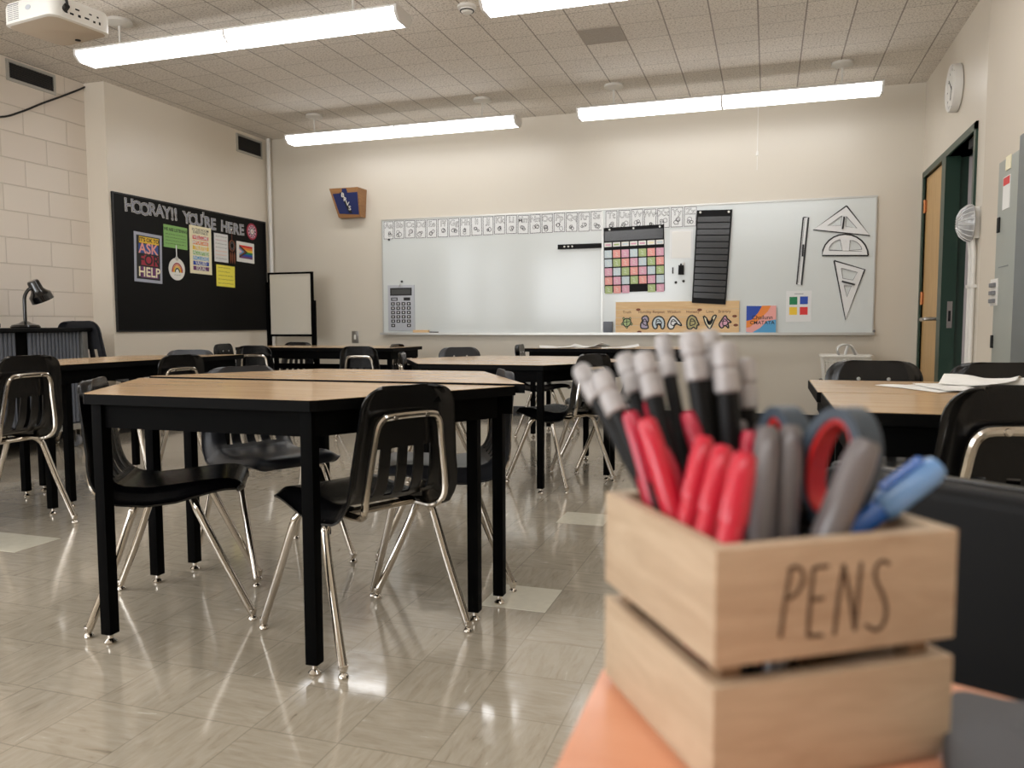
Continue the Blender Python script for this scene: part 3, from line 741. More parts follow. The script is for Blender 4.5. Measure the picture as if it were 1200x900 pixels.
for s_, x in zip(('Truth', 'Humility', 'Respect', 'Wisdom', 'Honesty', 'Love', 'Bravery'), xs): part(MB().text(s_, .036, x, chh*.34, .0164, M_cbrown, M, bold=.008), 'word_lettering', t, smooth=False)
# painted canvas sign
p, q = BP(875, 358.5), BP(909, 390)
t = thing('painted_sign', 'small square sign painted blue, orange and pink on the marker tray', 'sign', ((p.x+q.x)/2, yf-.02, zt))
cw = (q.x-p.x)/2; chh = (p.z-zt)/2; M = bframe((p.x+q.x)/2, zt+chh, .012)
w = MB().box(-cw, cw, -chh, chh, 0, .015, M_paper, M)
def ppoly(w, pts, z, m, MM=None): w.add([(a, b, z) for a, b in pts], [tuple(range(len(pts)))], m, MM or M)
def sp_(l): return [(a*cw, b*chh) for a, b in l]
ppoly(w, sp_([(-1, 1), (.05, .98), (-.2, .5), (-.6, .0), (-1, -.1)]), .0153, M_cdblue)
ppoly(w, sp_([(.05, 1), (.65, 1), (.45, .6), (-.1, .0), (-.75, -.55), (-1, -.6), (-1, -.1), (-.6, .0), (-.2, .5)]), .0153, M_corg)
ppoly(w, sp_([(.65, 1), (1, 1), (1, .0), (.4, -.1), (-.05, -.6), (-.6, -.95), (-1, -.9), (-1, -.6), (-.75, -.55), (-.1, 0), (.45, .6)]), .0153, M_csal)
ppoly(w, sp_([(1, 0), (1, -1), (-1, -1), (-1, -.9), (-.6, -.95), (-.05, -.6), (.4, -.1)]), .0153, M_cteal)
part(w, 'canvas', t, smooth=False)
part(MB().text('Chailunn', .052, .01, .018, .0158, M_inkk, M, off=.012), 'word_lettering', t, smooth=False); part(MB().text('CMATATA', .046, .01, -.03, .0158, M_inkk, M, off=.012), 'word_lettering', t, smooth=False)
# colour square poster
p, q = BP(921.5, 341), BP(950.5, 377)
cw, chh = (q.x-p.x)/2, (p.z-q.z)/2; M = bframe((p.x+q.x)/2, (p.z+q.z)/2, .001)
w = MB().box(-cw, cw, -chh, chh, 0, .001, M_glossp, M)
for a, b, m in ((-.43, .36, M_cdgrn), (.4, .38, M_cdblue), (-.43, -.3, M_cyel), (.4, -.3, M_creddy)): w.box((a-.31)*cw, (a+.31)*cw, (b-.25)*chh, (b+.25)*chh, .001, .0015, m, M)
w.text('', .02, 0, chh*.8, .0014, M_inkg, M) if False else None
w.stroke([(-cw*.35, chh*.8), (cw*.35, chh*.8)], .005, .0012, M_inkg, M)
tag(w.build('square_poster', loc=((p.x+q.x)/2, yf, q.z), smooth=False), 'white poster with green, blue, yellow and red squares at the lower right of the whiteboard', 'poster')
# drawing tools on the right
def tool(name, outline, holes, label, bars=(), scales=()):
    w = MB(); P_ = [BP(*a) for a in outline]; c = sum(P_, Vector())/len(P_); z_ = yf-.012
    HH = [[BP(*a) for a in h] for h in holes]
    bm = bmesh.new()
    es = []
    for loop in [P_]+HH:
        vs = [bm.verts.new((p.x, 0, p.z)) for p in loop]
        for i in range(len(vs)): es.append(bm.edges.new((vs[i], vs[(i+1) % len(vs)])))
    bmesh.ops.triangle_fill(bm, use_beauty=True, use_dissolve=False, edges=es)
    bad = []
    def inside(pt, loop):
        r = False; n = len(loop)
        for i in range(n):
            a, b = loop[i], loop[i-1]
            if (a.z > pt.z) != (b.z > pt.z) and pt.x < (b.x-a.x)*(pt.z-a.z)/(b.z-a.z)+a.x: r = not r
        return r
    for f in bm.faces:
        m_ = f.calc_center_median()
        if any(inside(m_, h) for h in HH): bad.append(f)
    bmesh.ops.delete(bm, geom=bad, context='FACES_ONLY')
    r = bmesh.ops.extrude_face_region(bm, geom=bm.faces[:])
    for v in r['geom']:
        if isinstance(v, bmesh.types.BMVert): v.co.y -= .006
    w.bm(bm, M_glossp, Matrix.Translation((0, yf-.002, 0)))
    MM = frame((0, yf-.008, 0), (1, 0, 0), (0, 0, 1))
    L = [(p.x, p.z) for p in P_]; w.stroke(L+[L[0]], .013, 0, M_inkk, MM, t=.001)
    for b in bars: a1, a2 = BP(*b[0]), BP(*b[1]); w.stroke([(a1.x, a1.z), (a2.x, a2.z)], .014, 0, M_inkk, MM, t=.012)
    for b in scales: a1, a2 = BP(*b[0]), BP(*b[1]); w.stroke([(a1.x, a1.z), (a2.x, a2.z)], .004, 0, M_inkg, MM, t=.0008)
    for h in HH: L = [(p.x, p.z) for p in h]; w.stroke(L+[L[0]], .005, 0, M_inkg, MM, t=.0008)
    tag(w.build(name, loc=(c.x, yf, c.z), smooth=False), label, 'drawing tool')
def zz(px, py): return (925+px/6, 235+py/6)
tool('ruler', [zz(98, 120), zz(135, 120), zz(86, 595), zz(52, 590)], [], 'long white board ruler with black edges hanging upright on the whiteboard', [(zz(98, 310), zz(92, 395))], [(zz(108, 130), zz(64, 580)), (zz(128, 130), zz(80, 585))])
tool('set_square', [zz(402, 38), zz(566, 247), zz(168, 206)], [[zz(368, 108), zz(362, 176), zz(268, 178)], [zz(400, 112), zz(395, 182), zz(475, 196)]], 'wide white set square with black edges, topmost of the drawing tools', [(zz(385, 115), zz(373, 202))])
arc = [zz(392+162*math.cos(a_*PI/12), 388-150*math.sin(a_*PI/12)) for a_ in range(13)]
def arch(cx, cy, r1, a0, a1): return [zz(cx+r1*math.cos(math.radians(a0+(a1-a0)*k/5)), cy-r1*.85*math.sin(math.radians(a0+(a1-a0)*k/5))) for k in range(6)]
tool('protractor', arc, [arch(372, 355, 95, 100, 175)+[zz(372, 352)], arch(420, 355, 90, 8, 85)+[zz(420, 352)]], 'half round white protractor between the two set squares', [], [(zz(280, 352), zz(510, 358))])
tool('set_square', [zz(314, 423), zz(530, 486), zz(394, 838)], [[zz(364, 476), zz(478, 505), zz(446, 560), zz(376, 548)], [zz(384, 598), zz(436, 600), zz(404, 680)]], 'narrow white set square with black edges pointing down below the protractor', [(zz(368, 568), zz(460, 592))])

# ------------------------------------------------------------------ wooden speaker box, switch, mobile board
t = thing('speaker_box', 'orange plywood wedge box with navy cloth front high on the back wall', 'speaker', (-4.32, D, 2.1))
# outline: top deeper than the bottom
ax0, ax1 = -4.47, -4.13; ztp, zbt = 2.385, 2.09; dt, db = .20, .10
tw = .03
vs = [(ax0+.03, D, zbt), (ax1-.02, D, zbt), (ax1, D, ztp), (ax0, D, ztp), (ax0+.05, D-db, zbt), (ax1-.02, D-db, zbt), (ax1-.0, D-dt, ztp), (ax0, D-dt, ztp)]
w = MB().add(vs, [(0, 1, 2, 3), (4, 5, 6, 7), (0, 1, 5, 4), (1, 2, 6, 5), (2, 3, 7, 6), (3, 0, 4, 7)], M_spk)
part(w, 'box', t, smooth=False)
def fq(u, v, off): # point on slanted front
    b = Vector(vs[4]).lerp(Vector(vs[5]), u); c = Vector(vs[7]).lerp(Vector(vs[6]), u); n = Vector((0, -(ztp-zbt), -(dt-db))).normalized(); return b.lerp(c, v)+n*off
w = MB(); g = [(.10, .14), (.93, .08), (.97, .84), (.07, .82)]
w.add([fq(u, v, o) for o in (0.0005, .004) for u, v in g], [(0, 1, 2, 3), (4, 5, 6, 7), (0, 1, 5, 4), (1, 2, 6, 5), (2, 3, 7, 6), (3, 0, 4, 7)], M_navy)
w.add([fq(u, v, o) for o in (0.0005, .004) for u, v in ((.4, .8), (.62, .8), (.6, .98), (.45, .98))], [(4, 5, 6, 7)], M_navy)
cl = part(w, 'cloth_front', t, smooth=False)
w = MB()
ux_ = (fq(1, .5, 0)-fq(0, .5, 0)); uz_ = (fq(.5, 1, 0)-fq(.5, 0, 0))
w.add([fq(u, v, .005) for u, v in ((.34, .86), (.47, .86), (.66, .14), (.53, .14))], [(0, 1, 2, 3)], M_inkk)
part(w, 'black_stripe', t, smooth=False)
for i, chh_ in enumerate('BRVS'):
    w = MB(); o_ = fq(.425+.055*i, .76-.15*i, .0058); w.text(chh_, .065, 0, 0, 0, M_white, frame(o_, ux_, uz_) @ Matrix.Rotation(-.25, 4, 'Z'), bold=.02); part(w, 'letter', t, smooth=False)
t = thing('light_switch', 'steel switch plate with white toggle on the back wall under the wooden box', 'switch', (-4.29, D, .8))
p, q = aty(412.5, 388), aty(420.5, 402)
part(MB().box(p.x, q.x, D-.006, D, q.z, p.z, M_steel, ch=.002), 'plate', t)
part(MB().box((p.x+q.x)/2-.012, (p.x+q.x)/2+.012, D-.014, D-.006, (p.z+q.z)/2-.025, (p.z+q.z)/2+.025, M_white, ch=.002), 'toggle', t)

yM = 7.28
t = thing('mobile_whiteboard', 'narrow rolling board in a black frame standing before the back wall', 'mobile board', (-4.85, yM, 0))
xa, xb = aty(316, 350, yM).x, aty(366, 350, yM).x; za, zb_ = aty(340, 393, yM).z, aty(340, 319, yM).z
w = MB()
for x in (xa, xb): w.box(x-.012, x+.012, yM-.012, yM+.012, za-.28, zb_, M_legb)
w.box(xa, xb, yM-.012, yM+.012, zb_-.02, zb_, M_legb); w.box(xa, xb, yM-.012, yM+.012, za-.012, za+.012, M_legb)
part(w, 'board_frame', t, smooth=False)
part(MB().box(xa+.012, xb-.012, yM-.006, yM+.006, za+.012, zb_-.02, M_wb2), 'board', t, smooth=False)
zp = aty(368, 352, yM).z
for x, s_ in ((xa-.025, 1), (xb+.025, 1)):
    w = MB().box(x-.012, x+.012, yM-.014, yM+.014, .08, zp if x > xa else zb_-.1, M_legb); part(w, 'post', t, smooth=False)
    w = MB().box(x-.015, x+.015, yM-.27, yM+.27, .06, .085, M_legb, ch=.004); f_ = part(w, 'foot_bar', t)
    for yy in (-.24, .24):
        w = MB().lathe([(0, -.011), (.028, -.011), (.03, 0), (.028, .011), (0, .011)], M_grille, 16, Matrix.Translation((x, yM+yy, .03)) @ Matrix.Rotation(PI/2, 4, 'Y'))
        part(w, 'caster', t)
part(MB().box(xa-.02, xb+.02, yM-.01, yM+.01, .3, .325, M_legb), 'cross_bar', t, smooth=False)

# ------------------------------------------------------------------ bulletin board on the left wall
def LP(px, py, off=0): p = atx(px, py, XL+.015); return Vector((XL+.015+off, p.y, p.z))
ky0, ky1, kz0, kz1 = 5.465, 7.64, .885, 2.09
t = thing('bulletin_board', 'large black bulletin board with posters on the left wall', 'bulletin board', (XL, (ky0+ky1)/2, kz0))
part(MB().box(XL, XL+.013, ky0+.008, ky1-.008, kz0+.008, kz1-.008, M_black), 'panel', t, smooth=False)
w = MB()
for a, b, c, d in ((ky0, ky1, kz1-.012, kz1), (ky0, ky1, kz0, kz0+.012), (ky0, ky0+.012, kz0+.012, kz1-.012), (ky1-.012, ky1, kz0+.012, kz1-.012)): w.box(XL, XL+.018, a, b, c, d, M_base)
part(w, 'frame', t, smooth=False)
def lframe(y, z, off=.001, rot=0): return frame((XL+.013+off, y, z), (0, 1, 0), (0, 0, 1)) @ Matrix.Rotation(rot, 4, 'Z')
# cut-out letters
wg = 'cut-out letters across the top of the black bulletin board'
def word(txt, pxa, pxb, words_):
    ya, yb = LP(pxa, 250).y, LP(pxb, 250).y; n = len(txt)
    wid = {'!': .5, "'": .35}; tot = sum(wid.get(c, 1) for c in txt); x = 0; seen = {}
    for i, c in enumerate(txt):
        wd = wid.get(c, 1); yc = ya+(yb-ya)*(x+wd/2)/tot; x += wd
        f = (yc-5.6)/(7.3-5.6); z = 1.995-.045*f+(.02 if c == "'" else 0)+random.uniform(-.008, .008)
        M = lframe(yc, z, .001, random.uniform(-.06, .06))
        w = MB().text(c, .155, 0, 0, .0008, M_paper, M, off=.034, ext=.001).text(c, .155, 0, 0, .0026, M_black, M, off=.010).text(c, .155, 0, 0, .0032, M_csil, M, off=-.016)
        seen[c] = seen.get(c, 0)+1
        nm = {'!': 'exclamation mark', "'": 'apostrophe'}.get(c, 'letter '+c)
        tot_c = txt.count(c); which = '' if tot_c == 1 else ('first ' if seen[c] == 1 else 'second ' if seen[c] == 2 else 'third ')
        tag(w.build('letter_cutout', smooth=False, loc=(XL+.014, yc, z)), '%sblack and white cut-out %s in the board heading word %s' % (which, nm, words_), 'letter', wg)
word("HOORAY!!", 147, 208, 'HOORAY'); word("YOU'RE", 215, 253, "YOU'RE"); word('HERE', 259, 286, 'HERE')
def poster(name, pxa, pxb, ztop_px, zbot_px, label, cat='poster', mat_=None, rot=0):
    pm = (pxa+pxb)/2; a, b = LP(pxa, 270).y, LP(pxb, 270).y; y = (a+b)/2
    # average pixel heights measured at the middle of the sheet
    z1, z0 = LP(pm, ztop_px).z, LP(pm, zbot_px).z
    M = lframe(y, (z0+z1)/2, .0012, rot); return M, (b-a)/2, (z1-z0)/2, (XL+.014, y, z0)
def squig(w, x0, x1, y, h, M, m=M_inkk, z=.0022, seed=0):
    r = random.Random(seed); x = x0
    while x < x1-.004:
        l = r.uniform(.012, .035); e = min(x+l, x1); n = max(2, int((e-x)/.006)); w.stroke([(x+(e-x)*k/n, y+(h if k % 2 else -h)*r.uniform(.3, 1)) for k in range(n+1)], .0028, z, m, M); x = e+.008
M, a, b, loc = poster('poster', 156, 188.5, 273.5, 331, '', rot=-.03)
w = MB().box(-a, a, -b, b, 0, .002, M_csil, M).box(-a*.84, a*.84, -b*.88, b*.88, .002, .0026, M_inkk, M)
w.box(-a*.66, a*.76, b*.58, b*.84, .0026, .003, M_cyel, M).box(-a*.7, a*.72, b*.17, b*.55, .0026, .003, M_cblue, M).box(-a*.55, a*.72, -b*.31, b*.11, .0026, .003, M_cred, M).box(-a*.55, a*.72, -b*.82, -b*.37, .0026, .003, M_cpur, M)
w.text("IT'S OK TO", .048, .01, b*.71, .0034, M_inkk, M, bold=.03).text('ASK', .13, 0, b*.35, .0034, M_csal, M, bold=.02).text('FOR', .13, .01, -b*.11, .0034, M_inkk, M, bold=.02).text('HELP', .12, .01, -b*.6, .0034, M_ccream, M, bold=.02)
tag(w.build('poster', smooth=False, loc=loc), "poster reading IT'S OK TO ASK FOR HELP on a silver mount", 'poster')
M, a, b, loc = poster('poster', 191.5, 219, 265, 291, '', rot=-.02)
w = MB().box(-a, a, -b, b, 0, .002, M_cgrn, M); w.text('WE ARE LISTENING', .042, 0, b*.6, .0024, M_inkk, M, bold=.02, sx=.85)
for k in range(4): squig(w, -a*.85, a*.85, b*(.2-.28*k), .006, M, seed=k)
tag(w.build('notice', smooth=False, loc=loc), 'green notice with black handwriting near the top of the black board', 'notice')
M, a, b, loc = poster('poster', 221.5, 247, 265.5, 321, '', rot=-.01)
w = MB().box(-a, a, -b, b, 0, .002, M_ccream, M); w.text('IN THIS ROOM', .036, 0, b*.84, .0024, M_inkk, M, bold=.01).text('EVERYONE IS', .036, 0, b*.72, .0024, M_inkk, M, bold=.01)
for k, (m, s_) in enumerate(((M_creddy, 'WELCOME'), (M_corg, 'IMPORTANT'), (M_cyel, 'TRUSTED'), (M_cgrn, 'ACCEPTED'), (M_cteal, 'INCLUDED'), (M_cdblue, 'VALUED'), (M_cpur, 'EQUAL'))):
    yy = b*(.52-.215*k); w.box(-a*.72, a*.72, yy-b*.085, yy+b*.085, .002, .0026, m, M); w.text(s_, .05, 0, yy, .003, M_paper, M, bold=.02, sx=.9)
tag(w.build('poster', smooth=False, loc=loc), 'tall cream poster with rainbow coloured word bars', 'poster')
M, a, b, loc = poster('poster', 250.5, 266.5, 274, 307, '', rot=-.01)
w = MB().box(-a, a, -b, b, 0, .002, M_glossp, M)
for k, m in enumerate((M_inkk, M_cred, M_inkk, M_inkk, M_corg, M_corg, M_inkk)): squig(w, -a*.8, a*.8, b*(.8-.26*k), .006, M, m, seed=k+9)
tag(w.build('notice', smooth=False, loc=loc), 'narrow white notice with coloured lines of print right of the rainbow word poster', 'notice')
M, a, b, loc = poster('poster', 252, 273.5, 311, 336, '', rot=-.02)
w = MB().box(-a, a, -b, b, 0, .002, M_cnote, M)
for k in range(5): squig(w, -a*.8, a*(.5 if k < 2 else .8), b*(.75-.36*k), .005, M, seed=k+20)
tag(w.build('notice', smooth=False, loc=loc), 'bright yellow handwritten notice below the narrow white one', 'notice')
M, a, b, loc = poster('poster', 276.5, 297, 284, 307.5, '', cat='flag', rot=-.02)
w = MB().box(-a, a, -b, b, 0, .002, M_paper, M)
fx0, fx1, fy0, fy1 = -a*.72, a*.8, -b*.62, b*.66
for k, m in enumerate((M_creddy, M_corg, M_cyel, M_cdgrn, M_cdblue, M_cpur)): hh_ = (fy1-fy0)/6; w.box(fx0, fx1, fy1-hh_*(k+1), fy1-hh_*k, .002, .0025, m, M)
for k, m in enumerate((M_inkk, M_cbrown, M_cteal, M_cpink, M_paper)): d = a*(.95-.2*k); ym = (fy0+fy1)/2; ppoly(w, [(fx0, ym-(fy1-fy0)/2*(1-.0*k) if k == 0 else ym-(fy1-fy0)/2*(1-.19*k)), (fx0+d, ym), (fx0, ym+(fy1-fy0)/2*(1-.19*k))], .0027+.0003*k, m, M)
tag(w.build('flag_picture', smooth=False, loc=loc), 'white card printed with a rainbow flag and triangle at the right of the black board', 'picture')
# round rainbow sign
p = LP(207, 315.5); r = .105
t = thing('rainbow_plaque', 'round white plaque with a rainbow hanging from a grey cord', 'plaque', (XL+.013, p.y, p.z-r))
M = lframe(p.y, p.z, .001)
part(MB().lathe([(0, 0), (r, 0), (r, .008), (0, .008)], M_paper, 40, M), 'disc', t)
for k, m in enumerate((M_cred, M_corg, M_cyel, M_inkk)):
    w = MB(); rr_ = .068-.013*k; pts = [(rr_*math.cos(th*PI/14), -.03+rr_*1.25*math.sin(th*PI/14)) for th in range(15)]; w.stroke(pts, .012, .0084, m, M); part(w, 'rainbow_band', t, smooth=False)
w = MB(); squig(w, -.04, .04, -.055, .004, M, z=.0085, seed=3); part(w, 'lettering', t, smooth=False)
part(MB().tube([(XL+.02, p.y, p.z+r-.01), (XL+.02, p.y, p.z+r+.12)], .005, M_alu, 8).lathe([(0, 0), (.02, 0), (.02, .006), (0, .006)], M_alu, 16, lframe(p.y, p.z+r-.005, .004)), 'cord', t)
# dream catcher
p = LP(271.5, 288)
t = thing('dream_catcher', 'small brown dream catcher hanging left of the rainbow flag card', 'ornament', (XL+.013, p.y, p.z))
w = MB(); w.tube([(XL+.02, p.y+.045*math.cos(a_), p.z+.055*math.sin(a_)) for a_ in [k*2*PI/20 for k in range(20)]], .006, M_cbrown, 6, closed=True); part(w, 'ring', t)
w = MB()
for k in range(6): a_ = k*PI/3; w.tube([(XL+.02, p.y+.045*math.cos(a_), p.z+.055*math.sin(a_)), (XL+.02, p.y+.045*math.cos(a_+2.1), p.z+.055*math.sin(a_+2.1))], .0015, M_inkg, 4)
part(w, 'web', t)
w = MB().tube([(XL+.02, p.y, p.z+.05), (XL+.02, p.y, p.z+.16)], .0025, M_cbrown, 5).lathe([(0, 0), (.011, 0), (.008, .006), (0, .008)], M_paper, 12, lframe(p.y, p.z+.165, .001)); part(w, 'string', t)
for dy in (-.03, 0, .035):
    M2 = frame((XL+.02, p.y+dy, p.z-.06), (0, 1, 0), (0, 0, 1)); w = MB().poly([(0, 0), (.012, -.04), (.009, -.10), (0, -.13), (-.01, -.09), (-.011, -.04)], 0, .002, M_cbrown, M2); part(w, 'feather', t)
# round badge
p = LP(295, 271.5)
M = lframe(p.y, p.z, .001)
w = MB().lathe([(0, 0), (.088, 0), (.088, .004), (0, .004)], M_cred, 36, M).lathe([(0, .004), (.07, .004), (.07, .005), (0, .005)], M_cpink, 36, M).lathe([(0, .005), (.04, .005), (.04, .0062), (0, .0062)], M_inkg, 30, M).lathe([(0, .0062), (.028, .0062), (.028, .007), (0, .007)], M_paper, 30, M)
for k in range(10): a_ = k*PI/5; w.lathe([(0, .005), (.011, .005), (0, .006)], M_inkk, 8, M @ Matrix.Translation((.056*math.cos(a_), .056*math.sin(a_), 0)))
w.text('A', .05, 0, 0, .0076, M_cred, M)
tag(w.build('round_badge', loc=(XL+.014, p.y, p.z)), 'round red and white badge at the top right of the black board', 'badge')

# ------------------------------------------------------------------ right wall: clock, strobe, conduit, panel
t = thing('wall_clock', 'round white wall clock high on the right wall above the doors', 'clock', (XR, 6.45, 2.6))
yc, zc, R_ = 6.43, 2.60, .165
M = Matrix.Translation((XR, yc, zc)) @ Matrix.Rotation(-PI/2, 4, 'Y')
part(MB().lathe([(R_*.9, 0), (R_, .005), (R_, .05), (R_*.97, .058), (R_*.93, .055), (R_*.9, .045)], M_white, 48, M), 'case', t)
part(MB().lathe([(0, .044), (R_*.9, .044)], M_clockf, 48, M), 'dial', t)
w = MB()
for k in range(12):
    a_ = k*PI/6; w.box(-.003, .003, R_*.74, R_*.86, .0445, .046, M_inkk, M @ Matrix.Rotation(a_, 4, 'Z'))
part(w, 'hour_mark', t, smooth=False)
for ln, an in ((.08, 1.2), (.12, -.7)): part(MB().box(-.004, .004, -.015, ln, .047, .0485, M_inkk, M @ Matrix.Rotation(an, 4, 'Z')), 'hand', t, smooth=False)
ys = 5.73; zs = 1.57
t = thing('alarm_light', 'clear ribbed plastic alarm cover on a white back box beside the door', 'alarm', (XR, ys, zs-.12))
part(MB().box(XR-.035, XR, ys-.055, ys+.06, zs-.10, zs+.10, M_white, ch=.006), 'back_box', t)
M = Matrix.Translation((XR-.035, ys, zs)) @ Matrix.Rotation(-PI/2, 4, 'Y')
part(MB().lathe([(.115, 0), (.12, .006), (.112, .03), (.085, .062), (.045, .082), (0, .088)], M_clear, 36, M), 'cover', t)
w = MB()
for k in range(18):
    a_ = k*PI/9; w.tube([M @ Vector((r_*math.cos(a_), r_*math.sin(a_), z_)) for r_, z_ in ((.118, .008), (.112, .031), (.086, .063), (.046, .083))], .0025, M_glossp, 5)
part(w, 'cover_rib', t)
part(MB().lathe([(0, 0), (.03, 0), (.028, .03), (0, .04)], M_glossp, 20, M), 'lamp', t)
for yy, lab in ((ys-.02, 'white conduit below the alarm cover, the one nearer the camera'), (ys+.05, 'white conduit running down from the alarm cover, the one nearer the door')):
    t = thing('conduit', lab, 'conduit', (XR-.02, yy, .1))
    part(MB().tube([(XR-.02, yy, .1), (XR-.02, yy, 1.36), (XR-.03, yy, 1.47)], .0155, M_white, 12), 'pipe', t)
    part(MB().box(XR-.04, XR, yy-.022, yy+.022, 1.16, 1.18, M_white), 'clamp', t, smooth=False)
t = thing('electrical_panel', 'grey metal electrical panel on the near right wall', 'electrical panel', (XN, 4.5, .3))
part(MB().box(XN-.03, XN, 4.53, 4.93, .3, 1.795, M_panel, ch=.004), 'cover', t)
part(MB().box(XN-.045, XN, 3.95, 4.515, .3, 1.85, M_panel2, ch=.004), 'side_cabinet', t)
part(MB().box(XN-.038, XN-.03, 4.86, 4.90, 1.42, 1.50, M_dark, ch=.002), 'latch', t); part(MB().box(XN-.038, XN-.03, 4.90, 4.935, .80, .87, M_dark, ch=.002), 'latch', t)
w = MB().box(XN-.032, XN-.03, 4.70, 4.83, 1.53, 1.70, M_paper); lb = part(w, 'warning_label', t, smooth=False)
w = MB().box(XN-.0335, XN-.032, 4.71, 4.82, 1.655, 1.695, M_creddy); lb2 = w.build('red_band', smooth=False); lb2.parent = lb
part(MB().box(XN-.034, XN-.03, 4.70, 4.79, 1.73, 1.80, M_ccream), 'cream_tag', t, smooth=False)
part(MB().box(XN-.0315, XN-.03, 4.68, 4.86, 1.23, 1.235, M_panel2), 'seam', t, smooth=False)
t = thing('switch_plate', 'white three gang switch plate at the edge of the grey panel', 'switch', (XN-.03, 4.91, 1.03))
part(MB().box(XN-.036, XN-.03, 4.845, 4.985, 1.03, 1.175, M_white, ch=.002), 'plate', t)
for k in range(3): part(MB().box(XN-.05, XN-.036, 4.87+.0*k, 4.96, 1.045+.043*k, 1.067+.043*k, M_inkg, ch=.003), 'toggle', t)

# ------------------------------------------------------------------ rolling cabinet with desk lamp
ccx0, ccx1, cy0, cy1, cz = -5.56, -5.06, 2.95, 4.84, .925
t = thing('rolling_cabinet', 'black topped rolling cabinet with grey ribbed doors against the block wall', 'cabinet', ((ccx0+ccx1)/2, (cy0+cy1)/2, 0))
part(MB().box(ccx0-.02, ccx1+.03, cy0-.03, cy1+.03, cz-.03, cz, M_black, ch=.006), 'top', t)
w = MB().box(ccx0, ccx1-.03, cy0, cy1, .16, cz-.03, M_legb); part(w, 'body', t, smooth=False)
w = MB().box(ccx1-.03, ccx1+.01, cy1-.05, cy1, .16, cz-.03, M_alu); part(w, 'corner_post', t, smooth=False)
part(MB().box(ccx0, ccx1+.015, cy0, cy1, .145, .19, M_alu, ch=.004), 'bottom_rail', t)
for a, b in ((cy1-.055, cy1-.50), (cy1-.60, cy1-1.05), (cy1-1.15, cy1-1.60)):
    w = MB(); n = 14
    for k in range(n):
        y = b+(a-b)*(k+.5)/n; w.tube([(ccx1-.022, y, .20), (ccx1-.022, y, cz-.035)], .0145, M_ribg, 8)
    part(w, 'ribbed_door', t)
for x in (ccx0+.08, ccx1-.06):
    for y in (cy0+.08, cy1-.08):
        w = MB().lathe([(0, -.014), (.045, -.014), (.05, 0), (.045, .014), (0, .014)], M_inkg, 20, Matrix.Translation((x, y, .05)) @ Matrix.Rotation(PI/2, 4, 'X'))
        w.lathe([(0, -.02), (.018, -.02), (.018, .02), (0, .02)], M_alu, 14, Matrix.Translation((x, y, .05)) @ Matrix.Rotation(PI/2, 4, 'X')); w.box(x-.02, x+.02, y-.025, y-.018, .05, .145, M_steel).box(x-.02, x+.02, y+.018, y+.025, .05, .145, M_steel)
        part(w, 'caster', t)
lx, ly = -5.28, 4.50
t = thing('desk_lamp', 'glossy black gooseneck desk lamp on the rolling cabinet', 'lamp', (lx, ly, cz))
part(MB().lathe([(0, 0), (.095, 0), (.1, .008), (.09, .022), (.045, .034), (.02, .05), (0, .05)], M_lampb, 32, Matrix.Translation((lx, ly, cz))), 'base', t)
neck = [(lx, ly, cz+.03), (lx, ly, cz+.16), (lx, ly+.005, cz+.235), (lx+.01, ly+.03, cz+.285), (lx+.01, ly+.075, cz+.305)]
part(MB().tube(neck, .0125, M_lampb, 12, sm=6), 'gooseneck', t)
dr = Vector((.12, .42, -.9)).normalized()
M = Matrix.Translation((lx+.01, ly+.065, cz+.355)) @ dr.to_track_quat('Z', 'Y').to_matrix().to_4x4()
sh = part(MB().lathe([(0, 0), (.035, .002), (.042, .012), (.044, .075), (.058, .095), (.078, .115), (.08, .165), (.074, .165), (.07, .12), (.05, .1), (0, .095)], M_lampb, 32, M), 'shade', t)
w = MB().lathe([(0, .1), (.03, .11), (.035, .135), (.02, .155), (0, .16)], M_paper, 18, M); part(w, 'bulb', t)
w = MB().box(-5.40, -5.28, 4.22, 4.30, cz, cz+.035, M_dark, ch=.008); tag(w.build('stapler', loc=(-5.34, 4.26, cz)), 'small black object on the rolling cabinet left of the desk lamp', 'stapler')

# ------------------------------------------------------------------ student chair
PROF = [(.214, .408), (.206, .430), (.184, .442), (.13, .446), (.03, .438), (-.07, .430), (-.135, .437), (-.178, .462), (-.198, .505), (-.207, .56), (-.214, .62), (-.222, .69), (-.231, .77)]
def profile(n):
    P_ = smooth_path([Vector((x, 0, z)) for x, z in PROF], 10); 
    cum = [0]
    for i in range(1, len(P_)): cum.append(cum[-1]+(P_[i]-P_[i-1]).length)
    return P_, cum
_P, _cum = profile(0); _L = _cum[-1]
def pat(s):
    d = max(0, min(1, s))*_L
    for i in range(1, len(_P)):
        if _cum[i] >= d or i == len(_P)-1:
            f = (d-_cum[i-1])/(_cum[i]-_cum[i-1]); return _P[i-1].lerp(_P[i], f), (_P[i]-_P[i-1]).normalized()
def s_at(z, back=True):
    for i in range(len(_P)-1, 0, -1):
        if (_P[i].z-z)*(_P[i-1].z-z) <= 0 and _P[i].x < -.1: return _cum[i]/_L
    return .5
s_slot0, s_slot1, s_split = s_at(.458), s_at(.592), s_at(.447)
def halfw(s):
    p, _ = pat(s); dist_top = (1-s)*_L; dist_fr = s*_L
    if s > s_split: w = .198+(.156-.198)*(s-s_split)/(1-s_split)
    else: w = .184+(.198-.184)*(s/s_split)
    r = .058
    if dist_top < r: w -= r-math.sqrt(max(0, r*r-(r-dist_top)**2))
    r = .045
    if dist_fr < r: w -= r-math.sqrt(max(0, r*r-(r-dist_fr)**2))
    return w
